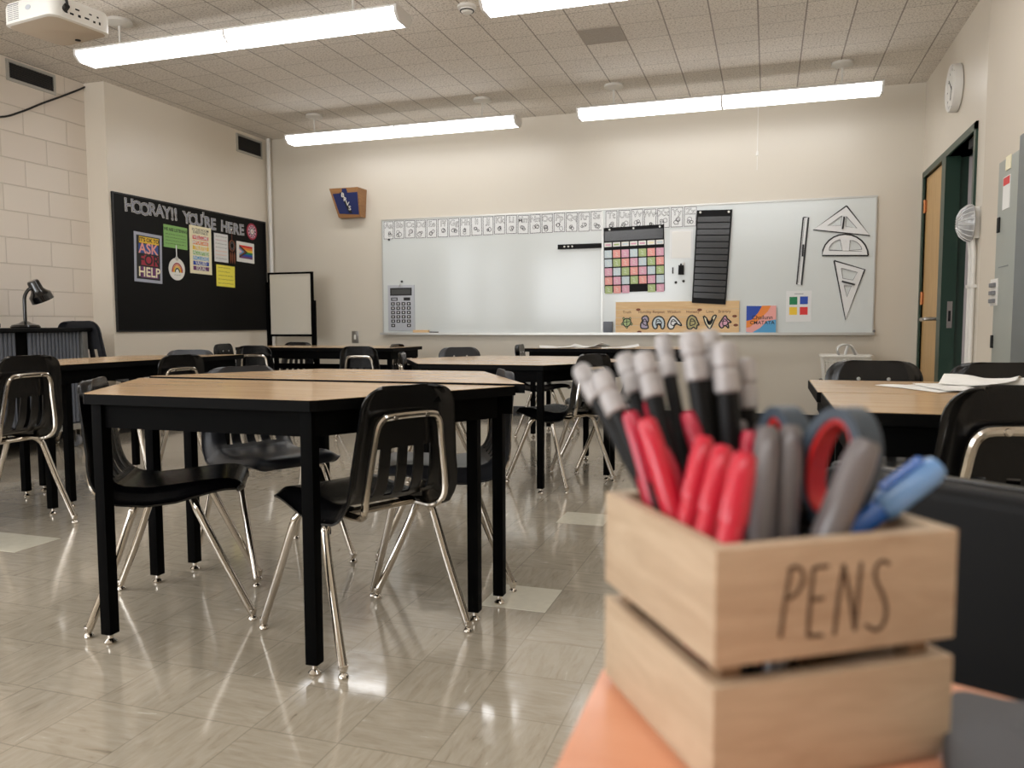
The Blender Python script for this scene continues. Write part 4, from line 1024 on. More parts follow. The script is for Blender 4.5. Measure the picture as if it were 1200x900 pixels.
def shell_part(lo, hi):
    ss = []
    base = [0, .004, .012, .025, .04, .06]+[.09+.03*i for i in range(12)]
    ss = sorted(set([round(x, 4) for x in base if x < s_split]+[s_split-.035, s_split-.02, s_split]+[s_slot0, (s_slot0+s_slot0+.012)/2+.006, s_slot1-.012, s_slot1]+[s_slot0+(s_slot1-s_slot0)*k/6 for k in range(1, 6)]+[s_slot1+.03, s_slot1+.06, .80, .84, .87, .90, .925, .945, .962, .976, .987, .995, 1]))
    ss = [s for s in ss if lo-1e-6 <= s <= hi+1e-6]
    fr_ = [-1, -.985, -.96, -.92, -.86, -.78, -.68, -.56, -.545, -.435, -.42, -.32, -.23, -.215, -.105, -.09]; fr_ = fr_+[-x for x in reversed(fr_)]
    fr_.insert(16, 0)
    bm = bmesh.new(); G = []
    for s in ss:
        p, tdir = pat(s); n = Vector((tdir.z, 0, -tdir.x)); 
        # normal towards the sitter: up on the seat, forward on the back
        if n.z < 0 and s < s_split*.8: n = -n
        if s >= s_split*.8 and n.x < 0: n = -n
        hw = halfw(s); row = []
        for f in fr_:
            e = max(0, (abs(f)-.76)/.24); off = -(.016+.034*min(1, s/.3))*e*e*(3-2*e)
            if s > s_split: k = min(1, (s-s_split)/.15); off *= (1-.45*k); off += .010*(1-k*.4)*f*f
            else: off += .006*f*f
            row.append(bm.verts.new(p+n*off+Vector((0, f*hw, 0))))
        G.append(row)
    def hole(i, j):
        sm = (ss[i]+ss[i+1])/2; fm = abs((fr_[j]+fr_[j+1])/2)
        if not s_slot0 < sm < s_slot1: return False
        edge = sm < s_slot0+.013 or sm > s_slot1-.013
        for a, b, c, d in ((.09, .23, .09, .23), (.42, .56, .42, .56)):
            if edge:
                if c < fm < d: return True
            elif a < fm < b: return True
        return False
    for i in range(len(ss)-1):
        for j in range(len(fr_)-1):
            if not hole(i, j): bm.faces.new((G[i][j], G[i+1][j], G[i+1][j+1], G[i][j+1]))
    loose = [v for v in bm.verts if not v.link_faces]; bmesh.ops.delete(bm, geom=loose, context='VERTS')
    bmesh.ops.recalc_face_normals(bm, faces=bm.faces[:])
    bmesh.ops.solidify(bm, geom=bm.faces[:], thickness=.006)
    return bm
def make_chair(shell_m):
    t = thing('student_chair', 'tmp', 'chair')
    MB().bm(shell_part(0, s_split), shell_m).build('seat', t, ang=50)
    MB().bm(shell_part(s_split, 1), shell_m).build('backrest', t, ang=50)
    w = MB()
    for s_ in (-1,):
        pts = [(-.02, -.125, .406), (-.12, -.127, .404), (-.19, -.127, .406), (-.222, -.138, .432), (-.232, -.138, .48), (-.240, -.120, .59), (-.246, -.110, .652), (-.249, -.098, .676), (-.250, -.075, .686), (-.251, 0, .688)]
        pts = pts+[(x, -y, z) for x, y, z in reversed(pts[:-1])]
    w.tube(pts, .0105, M_chrome, 10, sm=3); w.build('back_frame', t)
    w = MB().tube([(-.085, -.13, .400), (-.085, .13, .400)], .0125, M_chrome, 10).tube([(.055, -.12, .400), (.055, .12, .400)], .0125, M_chrome, 10)
    w.box(-.1, .08, -.12, -.09, .41, .418, M_legb).box(-.1, .08, .09, .12, .41, .418, M_legb)
    w.build('seat_frame', t)
    for sy in (-1, 1):
        for pts in ([(.055, .115, .400), (.06, .148, .396), (.072, .172, .375), (.085, .181, .345), (.15, .192, .20), (.235, .205, .022)],
                    [(-.085, .125, .400), (-.092, .162, .397), (-.105, .186, .375), (-.115, .194, .345), (-.165, .206, .20), (-.235, .222, .022)]):
            q = [(x, y*sy, z) for x, y, z in pts]
            l = MB().tube(q[:4]+[q[-1]], .0125, M_chrome, 12, sm=1).build('leg', t) if False else MB().tube([tuple(v) for v in smooth_path([Vector(a) for a in q], 4)], .0125, M_chrome, 12).build('leg', t)
            x, y, z = q[-1]; MB().lathe([(0, 0), (.012, 0), (.0145, .004), (.012, .010), (.007, .014), (.010, .018), (.0128, .028), (.0128, .036), (0, .036)], M_chrome, 14, Matrix.Translation((x, y, 0))).build('foot_glide', l)
    for sy in (-1, 1):
        w = MB().lathe([(0, 0), (.007, 0), (.006, .003), (0, .004)], M_alu, 12, Matrix.Translation((-.2225, .05*sy, .703)) @ Matrix.Rotation(PI/2, 4, 'Y')).build('rivet', t)
        w = MB().lathe([(0, 0), (.008, 0), (.007, .003), (0, .004)], M_chrome, 12, Matrix.Translation((-.259, .055*sy, .685)) @ Matrix.Rotation(-PI/2, 4, 'Y')).build('rivet', t)
    return t
def back_at(px, y, ang, back=.235):
    """origin of a chair whose back centre stands on the sight line px at depth y"""
    d = ray(px, 400); x = y*d.x/d.y; a_ = math.radians(ang); return x+back*math.cos(a_), y+back*math.sin(a_)
CHAIRS = [
    (-1.855, 2.122, 33, 1, 'k', 'black chair at the left front corner of the nearest table, seen from its side'),
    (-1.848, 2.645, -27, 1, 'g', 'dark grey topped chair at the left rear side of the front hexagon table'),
    (-1.165, 2.10, 153, 1, 'k', 'black chair with slotted back and chrome frame to the camera at the nearest hexagon table'),
    (-1.145, 2.67, 207, 1, 'g', 'chair at the right rear side of the front hexagon table, mostly hidden by its legs'),
    (-3.36, 2.63, 184, 1.05, 'k', 'black chair cut by the left edge of the photo, chrome back frame showing'),
    back_at(210, 3.75, 172)+(172, 1, 'k', 'black chair beside the long left table, its top just above the nearest tabletop'),
    back_at(222, 4.56, -60)+(-60, 1, 'g', 'grey topped chair at the far end of the left long table'),
    back_at(263, 6.15, 8)+(8, 1, 'k', 'black chair turned sideways at the left end of the back left table'),
    back_at(298, 5.62, 96)+(96, 1, 'k', 'left of two black chairs with backs to the camera at the back left table'),
    back_at(348, 6.9, -88)+(-88, 1, 'k', 'black chair behind the back left table, facing the camera before the rolling board'),
    back_at(421, 5.60, 93)+(93, 1, 'k', 'right of two black chairs with backs to the camera at the back left table'),
    back_at(464, 6.32, 184)+(184, 1, 'k', 'black chair turned sideways at the right end of the back left table'),
    (-1.925, 4.52, 30, 1, 'k', 'black chair at the left front side of the middle hexagon table'),
    back_at(539, 5.52, -52)+(-52, 1, 'g', 'grey topped chair behind the middle hexagon table'),
    (-1.163, 4.50, 155, 1, 'k', 'black chair at the right front side of the middle hexagon table, behind the pencils'),
    (-1.03, 5.10, 210, 1, 'k', 'black chair at the right rear side of the middle hexagon table'),
    back_at(610, 6.42, 6)+(6, 1, 'k', 'black chair turned sideways at the left end of the back centre table'),
    back_at(1025, 3.24, -93)+(-93, 1.035, 'k', 'black chair with two rivets facing the camera behind the right table'),
    back_at(1176, 3.18, -84)+(-84, 1.035, 'k', 'black chair behind the loose papers on the right table, by the grey panel'),
    (.487, 2.0, 93, 1.06, 'k', 'black chair with chrome back frame to the camera before the right table'),
    (-5.16, 5.17, 92, 1.27, 'g', 'large black chair between the rolling cabinet and the bulletin board wall'),
]
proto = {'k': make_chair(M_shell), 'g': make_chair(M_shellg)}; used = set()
for x, y, a_, sc, kd, lab in CHAIRS:
    o = proto[kd] if kd not in used else copy_tree(proto[kd]); used.add(kd)
    o.location = (x, y, 0); o.rotation_euler = (0, 0, math.radians(a_)); o.scale = (sc, sc, sc)
    tag(o, lab, 'chair', 'plastic student chairs around the tables')
for o in [x for x in bpy.data.objects if x.name.startswith('student_chair') and x.get('label', '').startswith('large')]:
    for c in list(o.children):
        if c.name.startswith('back_frame') or c.name.startswith('rivet'): bpy.data.objects.remove(c)

# padded office chair facing the orange desk
t = thing('office_chair', 'blurred black padded chair back directly behind the pen crate and orange desk', 'chair', (.235, .835, 0))
Mo = Matrix.Translation((.235, .835, 0)) @ Matrix.Rotation(math.radians(-36), 4, 'Z')
def pad(w, x0, x1, y0, y1, z0, z1, r, m, M):
    bm = bmesh.new(); bmesh.ops.create_cube(bm, size=1)
    for v in bm.verts: v.co = Vector(((x0+x1)/2+v.co.x*(x1-x0), (y0+y1)/2+v.co.y*(y1-y0), (z0+z1)/2+v.co.z*(z1-z0)))
    bmesh.ops.bevel(bm, geom=bm.edges[:], offset=r, segments=4, affect='EDGES', profile=.6); w.bm(bm, m, M)
w = MB(); pad(w, -.22, .22, -.005, .045, .46, .772, .016, M_black, Mo); part(w, 'backrest', t)
w = MB(); pad(w, -.225, .225, .03, .055, .45, .775, .010, M_shell, Mo); part(w, 'back_shell', t)
w = MB(); pad(w, -.22, .22, -.40, .0, .40, .465, .02, M_black, Mo); part(w, 'seat', t)
part(MB().box(-.03, .03, .03, .06, .34, .5, M_legb, Mo).box(-.03, .03, -.2, .06, .34, .36, M_legb, Mo), 'back_bracket', t, smooth=False)
part(MB().lathe([(0, .10), (.028, .10), (.028, .3), (.02, .3), (.02, .40), (0, .40)], M_legb, 18, Mo @ Matrix.Translation((0, -.19, 0))), 'column', t)
for k in range(5):
    a_ = k*2*PI/5+.3; M5 = Mo @ Matrix.Translation((0, -.19, 0)) @ Matrix.Rotation(a_, 4, 'Z')
    l = part(MB().tube([M5 @ Vector(p) for p in ((0, 0, .12), (.1, 0, .115), (.22, 0, .075))], [.022, .02, .014], M_legb, 10), 'leg', t)
    part(MB().lathe([(0, -.012), (.025, -.012), (.028, 0), (.025, .012), (0, .012)], M_grille, 16, M5 @ Matrix.Translation((.225, 0, .028)) @ Matrix.Rotation(PI/2, 4, 'X')), 'caster', t)

# ------------------------------------------------------------------ tables
HS, HL, DEP, TZ = .378, .734, .6035, .744
def sq_leg(x, y, ztop, t, sz=.0178):
    l = MB().box(x-sz, x+sz, y-sz, y+sz, .03, ztop, M_legb, ch=.003).build('leg', t)
    MB().lathe([(0, 0), (.016, 0), (.018, .006), (.012, .012), (.008, .016), (.008, .034), (0, .034)], M_chrome, 16, Matrix.Translation((x, y, 0))).build('foot_glide', l)
def make_trapezoid():
    t = thing('trapezoid_table', 'tmp', 'table')
    out = [(-HL, 0), (-HS, -DEP), (HS, -DEP), (HL, 0)]
    def off(d): return [(-HL+d*1.7, -d), (-HS+d*.58, -DEP+d), (HS-d*.58, -DEP+d), (HL-d*1.7, -d)]
    w = MB(); r = [(-HL, 0), (-HL+.006, -.012), (-HS-.008, -DEP+.012), (-HS+.008, -DEP), (HS-.008, -DEP), (HS+.008, -DEP+.012), (HL-.006, -.012), (HL, 0)]
    w.poly(r, TZ-.03, TZ-.0012, M_edge)
    r2 = [(a*.995, b*.991-.003) for a, b in r]; w.poly(r2, TZ-.002, TZ, M_lam)
    w.build('tabletop', t, smooth=False)
    w = MB(); a = off(.03); b = off(.05); n = 4
    vs = [(x, y, z) for z in (TZ-.10, TZ-.03) for q in (a, b) for x, y in q]
    for i in range(n):
        j = (i+1) % n; w.add([vs[i], vs[j], vs[n+j], vs[n+i], vs[2*n+i], vs[2*n+j], vs[3*n+j], vs[3*n+i]], [(0, 1, 2, 3), (4, 5, 6, 7), (0, 1, 5, 4), (1, 2, 6, 5), (2, 3, 7, 6), (3, 0, 4, 7)], M_legb)
    w.build('apron', t, smooth=False)
    for x, y in ((-HS+.032, -DEP+.035), (HS-.032, -DEP+.035), (-HL+.114, -.075), (HL-.114, -.075)): sq_leg(x, y, TZ-.03, t)
    return t
tp = make_trapezoid(); first = True
def trap(x, y, deg, label, sc=1.0):
    global first
    o = tp if first else copy_tree(tp); first = False
    o.location = (x, y, 0); o.rotation_euler = (0, 0, math.radians(deg)); o.scale = (1, 1, sc)
    tag(o, label, 'table', 'trapezoid tables with maple tops and black legs')
trap(-1.488, 2.362, 0, 'front half of the nearest hexagon table, maple top on black legs')
trap(-1.462, 2.378, 180, 'rear half of the nearest hexagon table, maple top behind the seam', 1.008)
trap(-3.952, 2.64, 90, 'near trapezoid of the long left table, cut by the left edge of the photo')
trap(-3.35, 3.755, -90, 'far trapezoid of the long left table, before the rolling cabinet')
trap(-1.53, 4.73, 0, 'front half of the middle hexagon table, before the whiteboard', .962)
trap(-1.53, 4.742, 180, 'rear half of the middle hexagon table, before the whiteboard', .962)
def rect_table(x0, x1, y0, y1, label, h=TZ, stretcher=False, group='rectangular tables with black frames'):
    xc, yc = (x0+x1)/2, (y0+y1)/2; a, b = (x1-x0)/2, (y1-y0)/2
    t = thing('rectangular_table', label, 'table', (xc, yc, 0), 0, group)
    w = MB().box(-a, a, -b, b, h-.03, h-.0012, M_edge, ch=.003).box(-a+.003, a-.003, -b+.003, b-.003, h-.002, h, M_lam); w.build('tabletop', t, smooth=False)
    w = MB()
    for p in ((-a+.03, a-.03, -b+.03, -b+.05), (-a+.03, a-.03, b-.05, b-.03), (-a+.03, -a+.05, -b+.05, b-.05), (a-.05, a-.03, -b+.05, b-.05)): w.box(*p, h-.10, h-.03, M_legb)
    w.build('apron', t, smooth=False)
    for x in (-a+.055, a-.055):
        for y in (-b+.055, b-.055): sq_leg(x, y, h-.03, t)
    if stretcher:
        w = MB().box(-a+.05, a-.05, b-.08, b-.05, h-.22, h-.17, M_legb); w.build('stretcher', t, smooth=False)
        for x in (-a*.35, a*.3): MB().box(x-.02, x+.02, b-.08, b-.05, h-.22, h-.03, M_legb).build('brace', t, smooth=False)
    return t
rect_table(-4.57, -3.0, 6.0, 6.6, 'back left table with black frame before the rolling board', stretcher=True)
rect_table(-1.9, -.4, 6.2, 6.8, 'back centre table with loose papers below the whiteboard')
rect_table(.145, 1.12, 1.86, 2.365, 'near half of the right table, with the chrome backed chair before it')
rect_table(.135, 1.12, 2.375, 2.89, 'far half of the right table, carrying loose papers')

# papers
def sheet(name, cx, cy, z, rz, label, w_=.216, h_=.279, curl=.0, fold=0, group=None, seed=0):
    r = random.Random(seed); n = 10; vs = []
    for i in range(n+1):
        for j in range(n+1):
            u, v = i/n-.5, j/n-.5
            dz = curl*(max(0, u*2)**2)+fold*max(0, 1-abs(v)*2.4)*(.6+.4*math.sin(3*u+seed))+.0015*math.sin(9*u+seed)*math.cos(7*v)
            vs.append((u*w_, v*h_, .0016+dz))
    bm = bmesh.new(); V = [bm.verts.new(v) for v in vs]
    for i in range(n):
        for j in range(n): bm.faces.new([V[k] for k in (i*(n+1)+j, (i+1)*(n+1)+j, (i+1)*(n+1)+j+1, i*(n+1)+j+1)])
    bmesh.ops.solidify(bm, geom=bm.faces[:], thickness=.0006)
    o = MB().bm(bm, M_paper).build(name, ang=60); o.location = (cx, cy, z); o.rotation_euler = (0, 0, rz)
    tag(o, label, 'paper', group)
    return o
pg = 'loose papers on the right table'
p = atz(1098, 455, TZ); sheet('paper_sheet', p.x, p.y, TZ, .5, 'flat white sheet at the left of the papers on the right table', group=pg, seed=1)
p = atz(1120, 454, TZ); sheet('paper_sheet', p.x+.02, p.y-.05, TZ+.003, .15, 'white sheet lying under the curled one on the right table', group=pg, seed=2)
p = atz(1140, 452, TZ); sheet('paper_sheet', p.x+.02, p.y, TZ+.006, -.35, 'white sheet with a raised curled fold on the right table', w_=.2, h_=.2, curl=.02, fold=.028, group=pg, seed=3)
p = atz(1190, 456, TZ); sheet('paper_sheet', p.x, p.y, TZ, .9, 'crumpled white sheet at the right edge of the photo on the right table', curl=.02, fold=.02, group=pg, seed=4)
pg2 = 'papers lying on the back centre table'
for k, (x, y, a_, f, lab) in enumerate(((-1.68, 6.42, .3, .02, 'leftmost crumpled white sheet on the back centre table'), (-1.42, 6.45, -.5, .05, 'raised folded white sheet in the middle of the back centre table'), (-1.15, 6.42, .2, .02, 'rightmost crumpled white sheet visible on the back centre table'))):
    sheet('paper_sheet', x, y, TZ, a_, lab, w_=.3, h_=.25, curl=.015, fold=f, group=pg2, seed=10+k)

# white basket on a low stool
bx, by, bz = .64, 7.32, .45
t = thing('low_stool', 'low black stool under the white basket by the back wall', 'stool', (bx, by, 0))
MB().box(-.2, .2, -.17, .17, bz-.03, bz, M_black, ch=.005).build('seat', t)
for x in (-.17, .17):
    for y in (-.14, .14): MB().box(x-.015, x+.015, y-.015, y+.015, 0, bz-.03, M_legb, ch=.003).build('leg', t)
t = thing('white_basket', 'white woven plastic basket by the back wall behind the right table', 'basket', (bx, by, bz))
w = MB(); hh = .205
def rrect(a, b, k=8): return [(a, -b), (a, b), (-a, b), (-a, -b)]
for lv in range(8):
    z = .012+lv*(hh-.02)/7; s_ = .9+.1*lv/7; a, b = .19*s_, .14*s_; w.tube([(x, y, z) for x, y in ((a, -b+.02), (a, b-.02), (a-.02, b), (-a+.02, b), (-a, b-.02), (-a, -b+.02), (-a+.02, -b), (a-.02, -b))], .007, M_basket, 6, closed=True)
for k in range(16):
    f = -1+2*k/15
    for sy in (-1, 1): w.tube([(f*.165, sy*.127, 0), (f*.19, sy*.142, hh)], .006, M_basket, 5)
for k in range(10):
    f = -1+2*k/9
    for sx_ in (-1, 1): w.tube([(sx_*.172, f*.11, 0), (sx_*.192, f*.125, hh)], .006, M_basket, 5)
w.box(-.17, .17, -.12, .12, 0, .006, M_basket); w.build('body', t)
MB().tube([(x, y, hh+.004) for x, y in ((.198, -.125), (.198, .125), (.178, .148), (-.178, .148), (-.198, .125), (-.198, -.125), (-.178, -.148), (.178, -.148))], .012, M_basket, 8, closed=True).build('rim', t)
for yy in (-.06, .03): MB().tube([(-.06+.02*math.cos(0), yy, hh-.02), (-.07, yy, hh+.06), (-.03, yy, hh+.1), (.03, yy, hh+.09), (.07, yy, hh+.02), (.08, yy, hh-.02)], .008, M_alu if yy < 0 else M_basket, 8, sm=5).build('handle', t)
o = MB().tube([(bx-.02, by, bz+.14), (bx+.02, by-.01, bz+.30), (bx+.09, by-.02, bz+.22)], .012, M_paper, 8, sm=5).build('rolled_paper', loc=(bx, by, bz+.1)); tag(o, 'rolled white paper poking out of the white basket', 'paper roll')

# ------------------------------------------------------------------ orange desk, crate and its contents
DZT = .745
t = thing('teacher_desk', 'orange wood laminate desk in the near right corner under the pen crate', 'desk', (.15, .1, 0))
out = [(-.085, -.35), (-.085, .425), (-.081, .449), (-.066, .465), (-.035, .472), (0, .474), (.045, .474), (.085, .467), (.128, .449), (.2, .41), (.33, .32), (.45, .2), (.55, .05), (.58, -.1), (.58, -.35)]
def inset(o, d):
    c = Vector((.2, .05)); return [((Vector(p)-c)*(1-d)+c)[:] for p in o]
w = MB().poly(out, DZT-.03, DZT-.003, M_desk).poly(inset(out, .008), DZT-.003, DZT, M_desk); part(w, 'desktop', t, smooth=False)
for x, y in ((-.02, -.28), (-.02, .34), (.5, -.28), (.38, .16)): part(MB().box(x-.02, x+.02, y-.02, y+.02, 0, DZT-.03, M_legb, ch=.003), 'leg', t)
# dark case
pc = [Vector((.086, .415)), Vector((.110, .4195)), Vector((.140, .408)), Vector((.21, .33)), Vector((.17, .24)), Vector((.085, .26)), Vector((.072, .33))]
t = thing('plastic_case', 'flat charcoal plastic case on the orange desk at the right of the crate', 'case', (.13, .33, DZT))
q = [(v.x, v.y) for v in smooth_path([Vector((a.x, a.y, 0)) for a in pc], 5, True)]
part(MB().poly(q, DZT+.0005, DZT+.010, M_case).poly([(x*.985+.0018, y*.985+.005) for x, y in q], DZT+.010, DZT+.0125, M_case), 'shell', t)
p = atz(1199, 853, DZT+.013); Mx = frame((p.x, p.y, DZT+.0127), rt, Vector((0, 0, 1)).cross(rt))
w = MB(); w.stroke([(-.002, -.003), (-.003, .003), (.002, .0035), (.004, 0), (.001, -.003), (-.002, -.003)], .0008, 0, M_inkg, Mx, t=.0002); part(w, 'emblem', t, smooth=False)

N0 = Vector((-.0176, .3122)); AN = .5823; ex = Vector((math.cos(AN), math.sin(AN), 0)); ey = Vector((-math.sin(AN), math.cos(AN), 0))
CW, CL, CT, ZT = .1165, .1135, .0075, .848
Mc = Matrix((ex, ey, Vector((0, 0, 1)))).transposed().to_4x4(); Mc.translation = Vector((N0.x, N0.y, 0))
t = thing('pen_crate', 'small pale wooden crate marked PENS, holding pens and scissors', 'crate', (N0.x, N0.y, DZT), 0)
def ring(z0, z1, name, inset_=0):
    for nm, b in (('front_slat', (0, CW, 0, CT)), ('back_slat', (0, CW, CL-CT, CL)), ('side_slat', (0, CT, CT, CL-CT)), ('side_slat', (CW-CT, CW, CT, CL-CT))):
        x0_, x1_, y0_, y1_ = b; part(MB().box(x0_, x1_, y0_, y1_, z0, z1, M_crate, Mc, ch=.0008), nm, t)
ring(ZT-.048, ZT, 'u'); ring(DZT+.004, ZT-.056, 'l')
for x in (CT, CW-CT-.009):
    for y in (CT, CL-CT-.009): part(MB().box(x, x+.009, y, y+.009, DZT, ZT-.004, M_cratein, Mc), 'corner_post', t, smooth=False)
part(MB().box(.003, CW-.003, .003, CL-.003, DZT, DZT+.0045, M_crate, Mc), 'base_board', t, smooth=False)
# PENS in thin hand drawn capitals on the right hand (front) face; local x along ex, y up
Mf = frame(Vector((N0.x, N0.y, 0))-ey*.0002, ex, (0, 0, 1))
def fpt(px, py):
    # pixel of the photo onto the front face plane
    d = ray(px, py); o = EYE; n = ey; k = (Vector((N0.x, N0.y, 0))-o).dot(n)/d.dot(n); P_ = o+d*k; return ((P_-Vector((N0.x, N0.y, 0))).dot(ex), P_.z)
def letter(name, strokes):
    w = MB()
    for s_ in strokes:
        P_ = [fpt(*a) for a in s_]
        if len(P_) > 2: P_ = [(v.x, v.y) for v in smooth_path([Vector((a, b, 0)) for a, b in P_], 5)]
        w.stroke(P_, .00165, 0, M_ink, Mf, t=.0003)
    part(w, name, t, smooth=False)
letter('letter', [[(926, 668), (919, 708), (914, 747)], [(923, 669), (932, 664), (940, 670), (940, 683), (932, 696), (921, 702)]])
letter('letter', [[(953, 665), (949, 705), (946, 746)], [(953, 665), (971, 663)], [(950, 703), (965, 701)], [(946, 745), (964, 744)]])
letter('letter', [[(977, 744), (982, 702), (988, 661)], [(988, 661), (996, 702), (1001, 739)], [(1001, 739), (1005, 698), (1009, 658)]])
letter('letter', [[(1042, 661), (1034, 657), (1026, 664), (1026, 680), (1034, 697), (1038, 715), (1034, 732), (1024, 738), (1013, 731)]])
# faint grain band left as it is; pens
def ab(a, b, z): P_ = Vector((N0.x, N0.y, 0))+ex*a+ey*b; return Vector((P_.x, P_.y, z))
def axis(top_px, top_y, rim_ab):
    top = aty(top_px[0], top_px[1], top_y); rim = ab(rim_ab[0], rim_ab[1], ZT); d = (rim-top)
    f = (ZT-DZT-.006)/max(1e-4, (top.z-rim.z)); bot = rim+d*f
    # a leaning pen stops where its foot meets the wall or the floor of the crate
    r0 = rim-Vector((N0.x, N0.y, 0)); lo, hi = .0145, CW-.0145
    for ax_, hi_ in ((ex, hi), (ey, CL-.0145)):
        p_, v_ = r0.dot(ax_), d.dot(ax_)
        if v_ < -1e-6: f = min(f, max(.012/d.length, (lo-p_)/v_))
        if v_ > 1e-6: f = min(f, max(.012/d.length, (hi_-p_)/v_))
    bot = rim+d*f
    return bot, top
def pen_M(bot, top): d = (top-bot); M = d.to_track_quat('Z', 'X').to_matrix().to_4x4(); M.translation = bot; return M, d.length
pgp = 'pens and pencils standing in the crate'
def cap_pen(top_px, top_y, rim_ab, label, cols, r=.0045, capl=.026, dots=True):
    bot, top = axis(top_px, top_y, rim_ab); M, L = pen_M(bot, top)
    t = thing('capped_pencil', label, 'pencil', bot, 0, pgp)
    part(MB().lathe([(0, 0), (r*.5, .004), (r, .014), (r, L-capl)], M_penb, 8, M), 'barrel', t)
    part(MB().lathe([(r*1.02, L-capl-.001), (r*1.2, L-capl), (r*1.22, L-capl*.62), (r*1.05, L-capl*.58), (r*1.05, L-capl*.52), (r*1.22, L-capl*.48), (r*1.18, L-.003), (r*.95, L-.0008), (0, L)], M_frost, 14, M), 'silver_cap', t)
    if dots: part(MB().lathe([(r*1.15, L-capl+.0012), (r*1.19, L-capl+.002), (r*1.15, L-capl+.0028)], M_pinkd, 14, M), 'pink_band', t)
def red_pen(top_px, top_y, rim_ab, label, r=.0052, m=M_redcap, mb=None, capl=.05, tip=.78):
    bot, top = axis(top_px, top_y, rim_ab); M, L = pen_M(bot, top); capl = max(.03, min(.055, L*.55)); mb = mb or m
    t = thing('marker_pen', label, 'pen', bot, 0, pgp)
    part(MB().lathe([(0, 0), (r*.8, 0), (r*.88, .004), (r*.88, L-capl)], mb, 16, M), 'barrel', t)
    part(MB().lathe([(r*.9, L-capl-.002), (r*1.02, L-capl), (r*.98, L-.010), (r*.86, L-.002), (r*.7, L), (0, L)], m, 18, M), 'cap', t)
    return M, L
cap_pen((679, 430), .45, (.018, .096), 'leftmost black pencil with frosted silver cap, leaning out over the crate', 0, r=.0047)
cap_pen((702, 436), .425, (.017, .088), 'black pencil with silver cap, second from the left and leaning left', 0, r=.0052)
cap_pen((731, 416), .45, (.028, .098), 'black pencil with silver cap, third from the left', 0, r=.005)
cap_pen((753, 413), .43, (.030, .088), 'black pencil with silver cap just left of the tall thin one', 0, r=.0052)
cap_pen((776, 394), .46, (.043, .100), 'thin tall black pencil with silver cap beside the gap in the middle', 0, r=.0042)
cap_pen((809, 389), .43, (.050, .088), 'tallest black pencil with silver cap right of the gap', 0, r=.0056)
cap_pen((831, 387), .45, (.060, .098), 'tall black pencil with silver cap behind its taller neighbour', 0, r=.0050)
cap_pen((848, 400), .425, (.060, .085), 'black pencil with silver cap and pink ring, second from the right', 0, r=.0056)
cap_pen((873, 419), .435, (.073, .092), 'rightmost and shortest black pencil with silver cap', 0, r=.0050)
red_pen((738, 484), .412, (.016, .090), 'leftmost red capped pen in the crate', r=.0054, m=M_redcap2)
red_pen((762, 470), .425, (.027, .084), 'red capped pen standing behind the two left ones', r=.0052, m=M_redcap2)
red_pen((757, 492), .395, (.0165, .069), 'red capped pen leaning left, second from the left', r=.0058)
red_pen((806, 484), .42, (.046, .080), 'short dark red capped pen behind the middle pencils', r=.0050, m=M_redcap2)
red_pen((826, 514), .385, (.0165, .053), 'red capped pen leaning right, left of the front three', r=.0056)
red_pen((848, 525), .37, (.0165, .036), 'red capped pen leaning right, middle of the front three', r=.0058)
red_pen((873, 533), .352, (.0165, .0175), 'large red capped pen nearest the camera', r=.0062)
red_pen((878, 506), .41, (.056, .066), 'red capped pen tip showing behind the front three', r=.0048, m=M_redcap2)
def grey_pen(top_px, top_y, rim_ab, label, r=.0055):
    return red_pen(top_px, top_y, rim_ab, label, r, M_greycap, M_greycap)
grey_pen((900, 503), .395, (.046, .040), 'left of two upright grey pens in the middle of the crate', .0062)
grey_pen((927, 501), .40, (.060, .042), 'right of two upright grey pens in the middle of the crate', .0060)
grey_pen((868, 494), .43, (.058, .085), 'grey pen end just left of the red pen tip', .0052)
grey_pen((1016, 518), .375, (.066, .017), 'thick grey pen leaning right in front of the scissors', .0074)
grey_pen((893, 497), .43, (.066, .080), 'grey pen end behind the two upright grey pens', .0045)
bot, top = axis((1030, 575), .43, (.094, .055)); M, L = pen_M(bot, top)
tag(MB().lathe([(0, 0), (.006, .003), (.0075, L*.5), (.0075, L-.004), (.005, L), (0, L)], M_penb, 16, M).build('marker_pen', loc=bot), 'stout black marker standing right of the scissors', 'pen', pgp)
bot, top = axis((1099, 546), .405, (.094, .028)); M, L = pen_M(bot, top)
t = thing('highlighter_pen', 'translucent blue highlighter leaning out at the right of the crate', 'highlighter', bot, 0, pgp)
part(MB().lathe([(0, 0), (.0045, .004), (.0056, .012), (.0056, L-.034)], M_bluecap, 16, M), 'barrel', t)
part(MB().lathe([(.0062, L-.036), (.0072, L-.033), (.0068, L-.006), (.0055, L-.001), (0, L)], M_bluecap2, 18, M), 'cap', t)
part(MB().box(.0063, .0092, -.0022, .0022, L-.03, L-.006, M_bluecap, M, ch=.0008), 'clip', t)

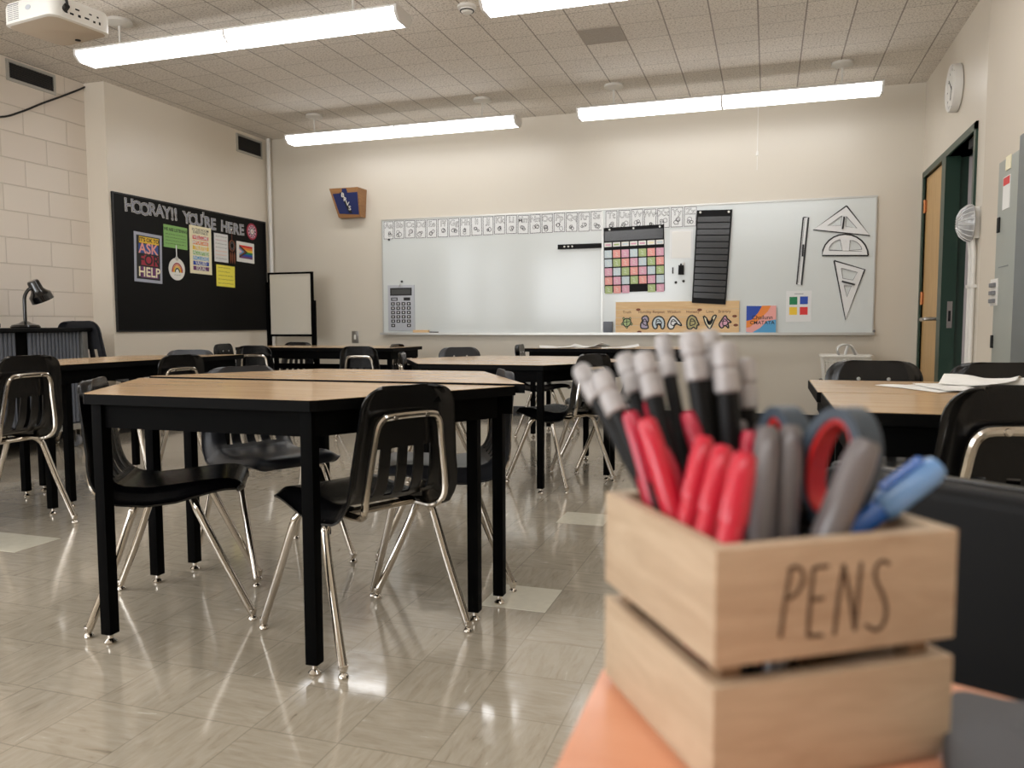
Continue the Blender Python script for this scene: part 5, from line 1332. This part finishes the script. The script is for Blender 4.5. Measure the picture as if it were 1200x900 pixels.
# scissors, handles up
def scissors():
    c = ab(.080, .060, ZT-.004)
    t = thing('scissors', 'scissors with blue grey handles lined in red, handles up in the crate', 'scissors', ab(.078, .052, DZT+.006))
    # plane of the scissors: u to the side, up almost vertical
    u = Vector((math.cos(-.85), math.sin(-.85), 0)); v = Vector((.03, 0, 1)).normalized(); n = u.cross(v)
    def loop(cx, cy, rx, ry, tilt, name, wside):
        o_, i_ = [], []
        K = 32; th = .0085; wd = .0068; lw = .0022
        for part_name, r0, r1, m, hz in (('handle', 1.0, None, M_scis, wd), ('grip_lining', None, None, M_scisr, wd*.8)):
            w = MB(); vs = []
            for k in range(K):
                a_ = 2*PI*k/K; ct, st = math.cos(a_), math.sin(a_)
                if part_name == 'handle': rr = ((rx, ry), (rx-th*.62, ry-th*.62))
                else: rr = ((rx-th*.62, ry-th*.62), (rx-th*.62-lw, ry-th*.62-lw))
                for (ax_, ay_) in rr:
                    x, y = ax_*ct, ay_*st; x, y = x*math.cos(tilt)-y*math.sin(tilt), x*math.sin(tilt)+y*math.cos(tilt)
                    for s_ in (-1, 1): vs.append(c+u*(cx+x)+v*(cy+y)+n*(hz*s_))
            fs = []
            for k in range(K):
                a0 = 4*k; b0 = 4*((k+1) % K); fs += [(a0, a0+1, b0+1, b0), (a0+2, b0+2, b0+3, a0+3), (a0, b0, b0+2, a0+2), (a0+1, a0+3, b0+3, b0+1)]
            w.add(vs, fs, m)
            part(w, part_name, t)
    loop(.0225, .0265, .0185, .0285, -.25, 'a', 1)
    loop(-.0105, .0255, .0140, .0260, .2, 'b', -1)
    for sx_, k in ((1, .009), (-1, -.008)):
        w = MB().tube([c+u*k*1.1+v*.006, c+u*k*.4+v*-.012, c-u*k*.1+v*-.03], [.006, .0055, .004], M_scis, 8); part(w, 'shank', t)
        pts = [(-.004, 0), (.004, 0), (.0035, -.05), (0, -.066), (-.0035, -.05)]
        off = n*(.0012*sx_); a_ = .06*sx_; w = MB(); vs = []
        for s_ in (0, .0011):
            for x, y in pts: xx = x*math.cos(a_)-y*math.sin(a_); yy = x*math.sin(a_)+y*math.cos(a_); vs.append(c+u*xx+v*(yy-.025)+off+n*s_*sx_)
        w.add(vs, [(0, 1, 2, 3, 4), (9, 8, 7, 6, 5)]+[(i, (i+1) % 5, 5+(i+1) % 5, 5+i) for i in range(5)], M_steel); part(w, 'blade', t, smooth=False)
    part(MB().lathe([(0, -.003), (.003, -.003), (.003, .003), (0, .003)], M_steel, 12, frame(c+v*-.025, u, v)), 'pivot_screw', t)
scissors()

# ------------------------------------------------------------------ light, camera
wd = bpy.data.worlds.new('World'); bpy.context.scene.world = wd; wd.use_nodes = True
wd.node_tree.nodes['Background'].inputs[0].default_value = (1, .95, .9, 1); wd.node_tree.nodes['Background'].inputs[1].default_value = .15
hl = bpy.data.lights.new('hallway_lamp', 'AREA'); hl.energy = 60; hl.size = .8; ho = bpy.data.objects.new('hallway_lamp', hl); C.objects.link(ho); ho.location = (XR+.8, 8.5, 2.55)  # unseen fill light added to brighten the hallway, no fixture modelled
cam = bpy.data.cameras.new('camera'); co = bpy.data.objects.new('camera', cam); C.objects.link(co)
cam.sensor_width = 36; cam.lens = 36*CF/1200; cam.clip_start = .02; cam.clip_end = 60
Mt = Matrix((rt, up, -fw)).transposed().to_4x4(); Mt.translation = EYE; co.matrix_world = Mt
cam.dof.use_dof = True; cam.dof.focus_distance = 3.6; cam.dof.aperture_fstop = 6.6
sc = bpy.context.scene; sc.camera = co
sc.view_settings.view_transform = 'Standard'; sc.view_settings.look = 'None'; sc.view_settings.gamma = 1; sc.view_settings.use_curve_mapping = False
sc.view_settings.exposure = .85
bpy.context.view_layer.update()
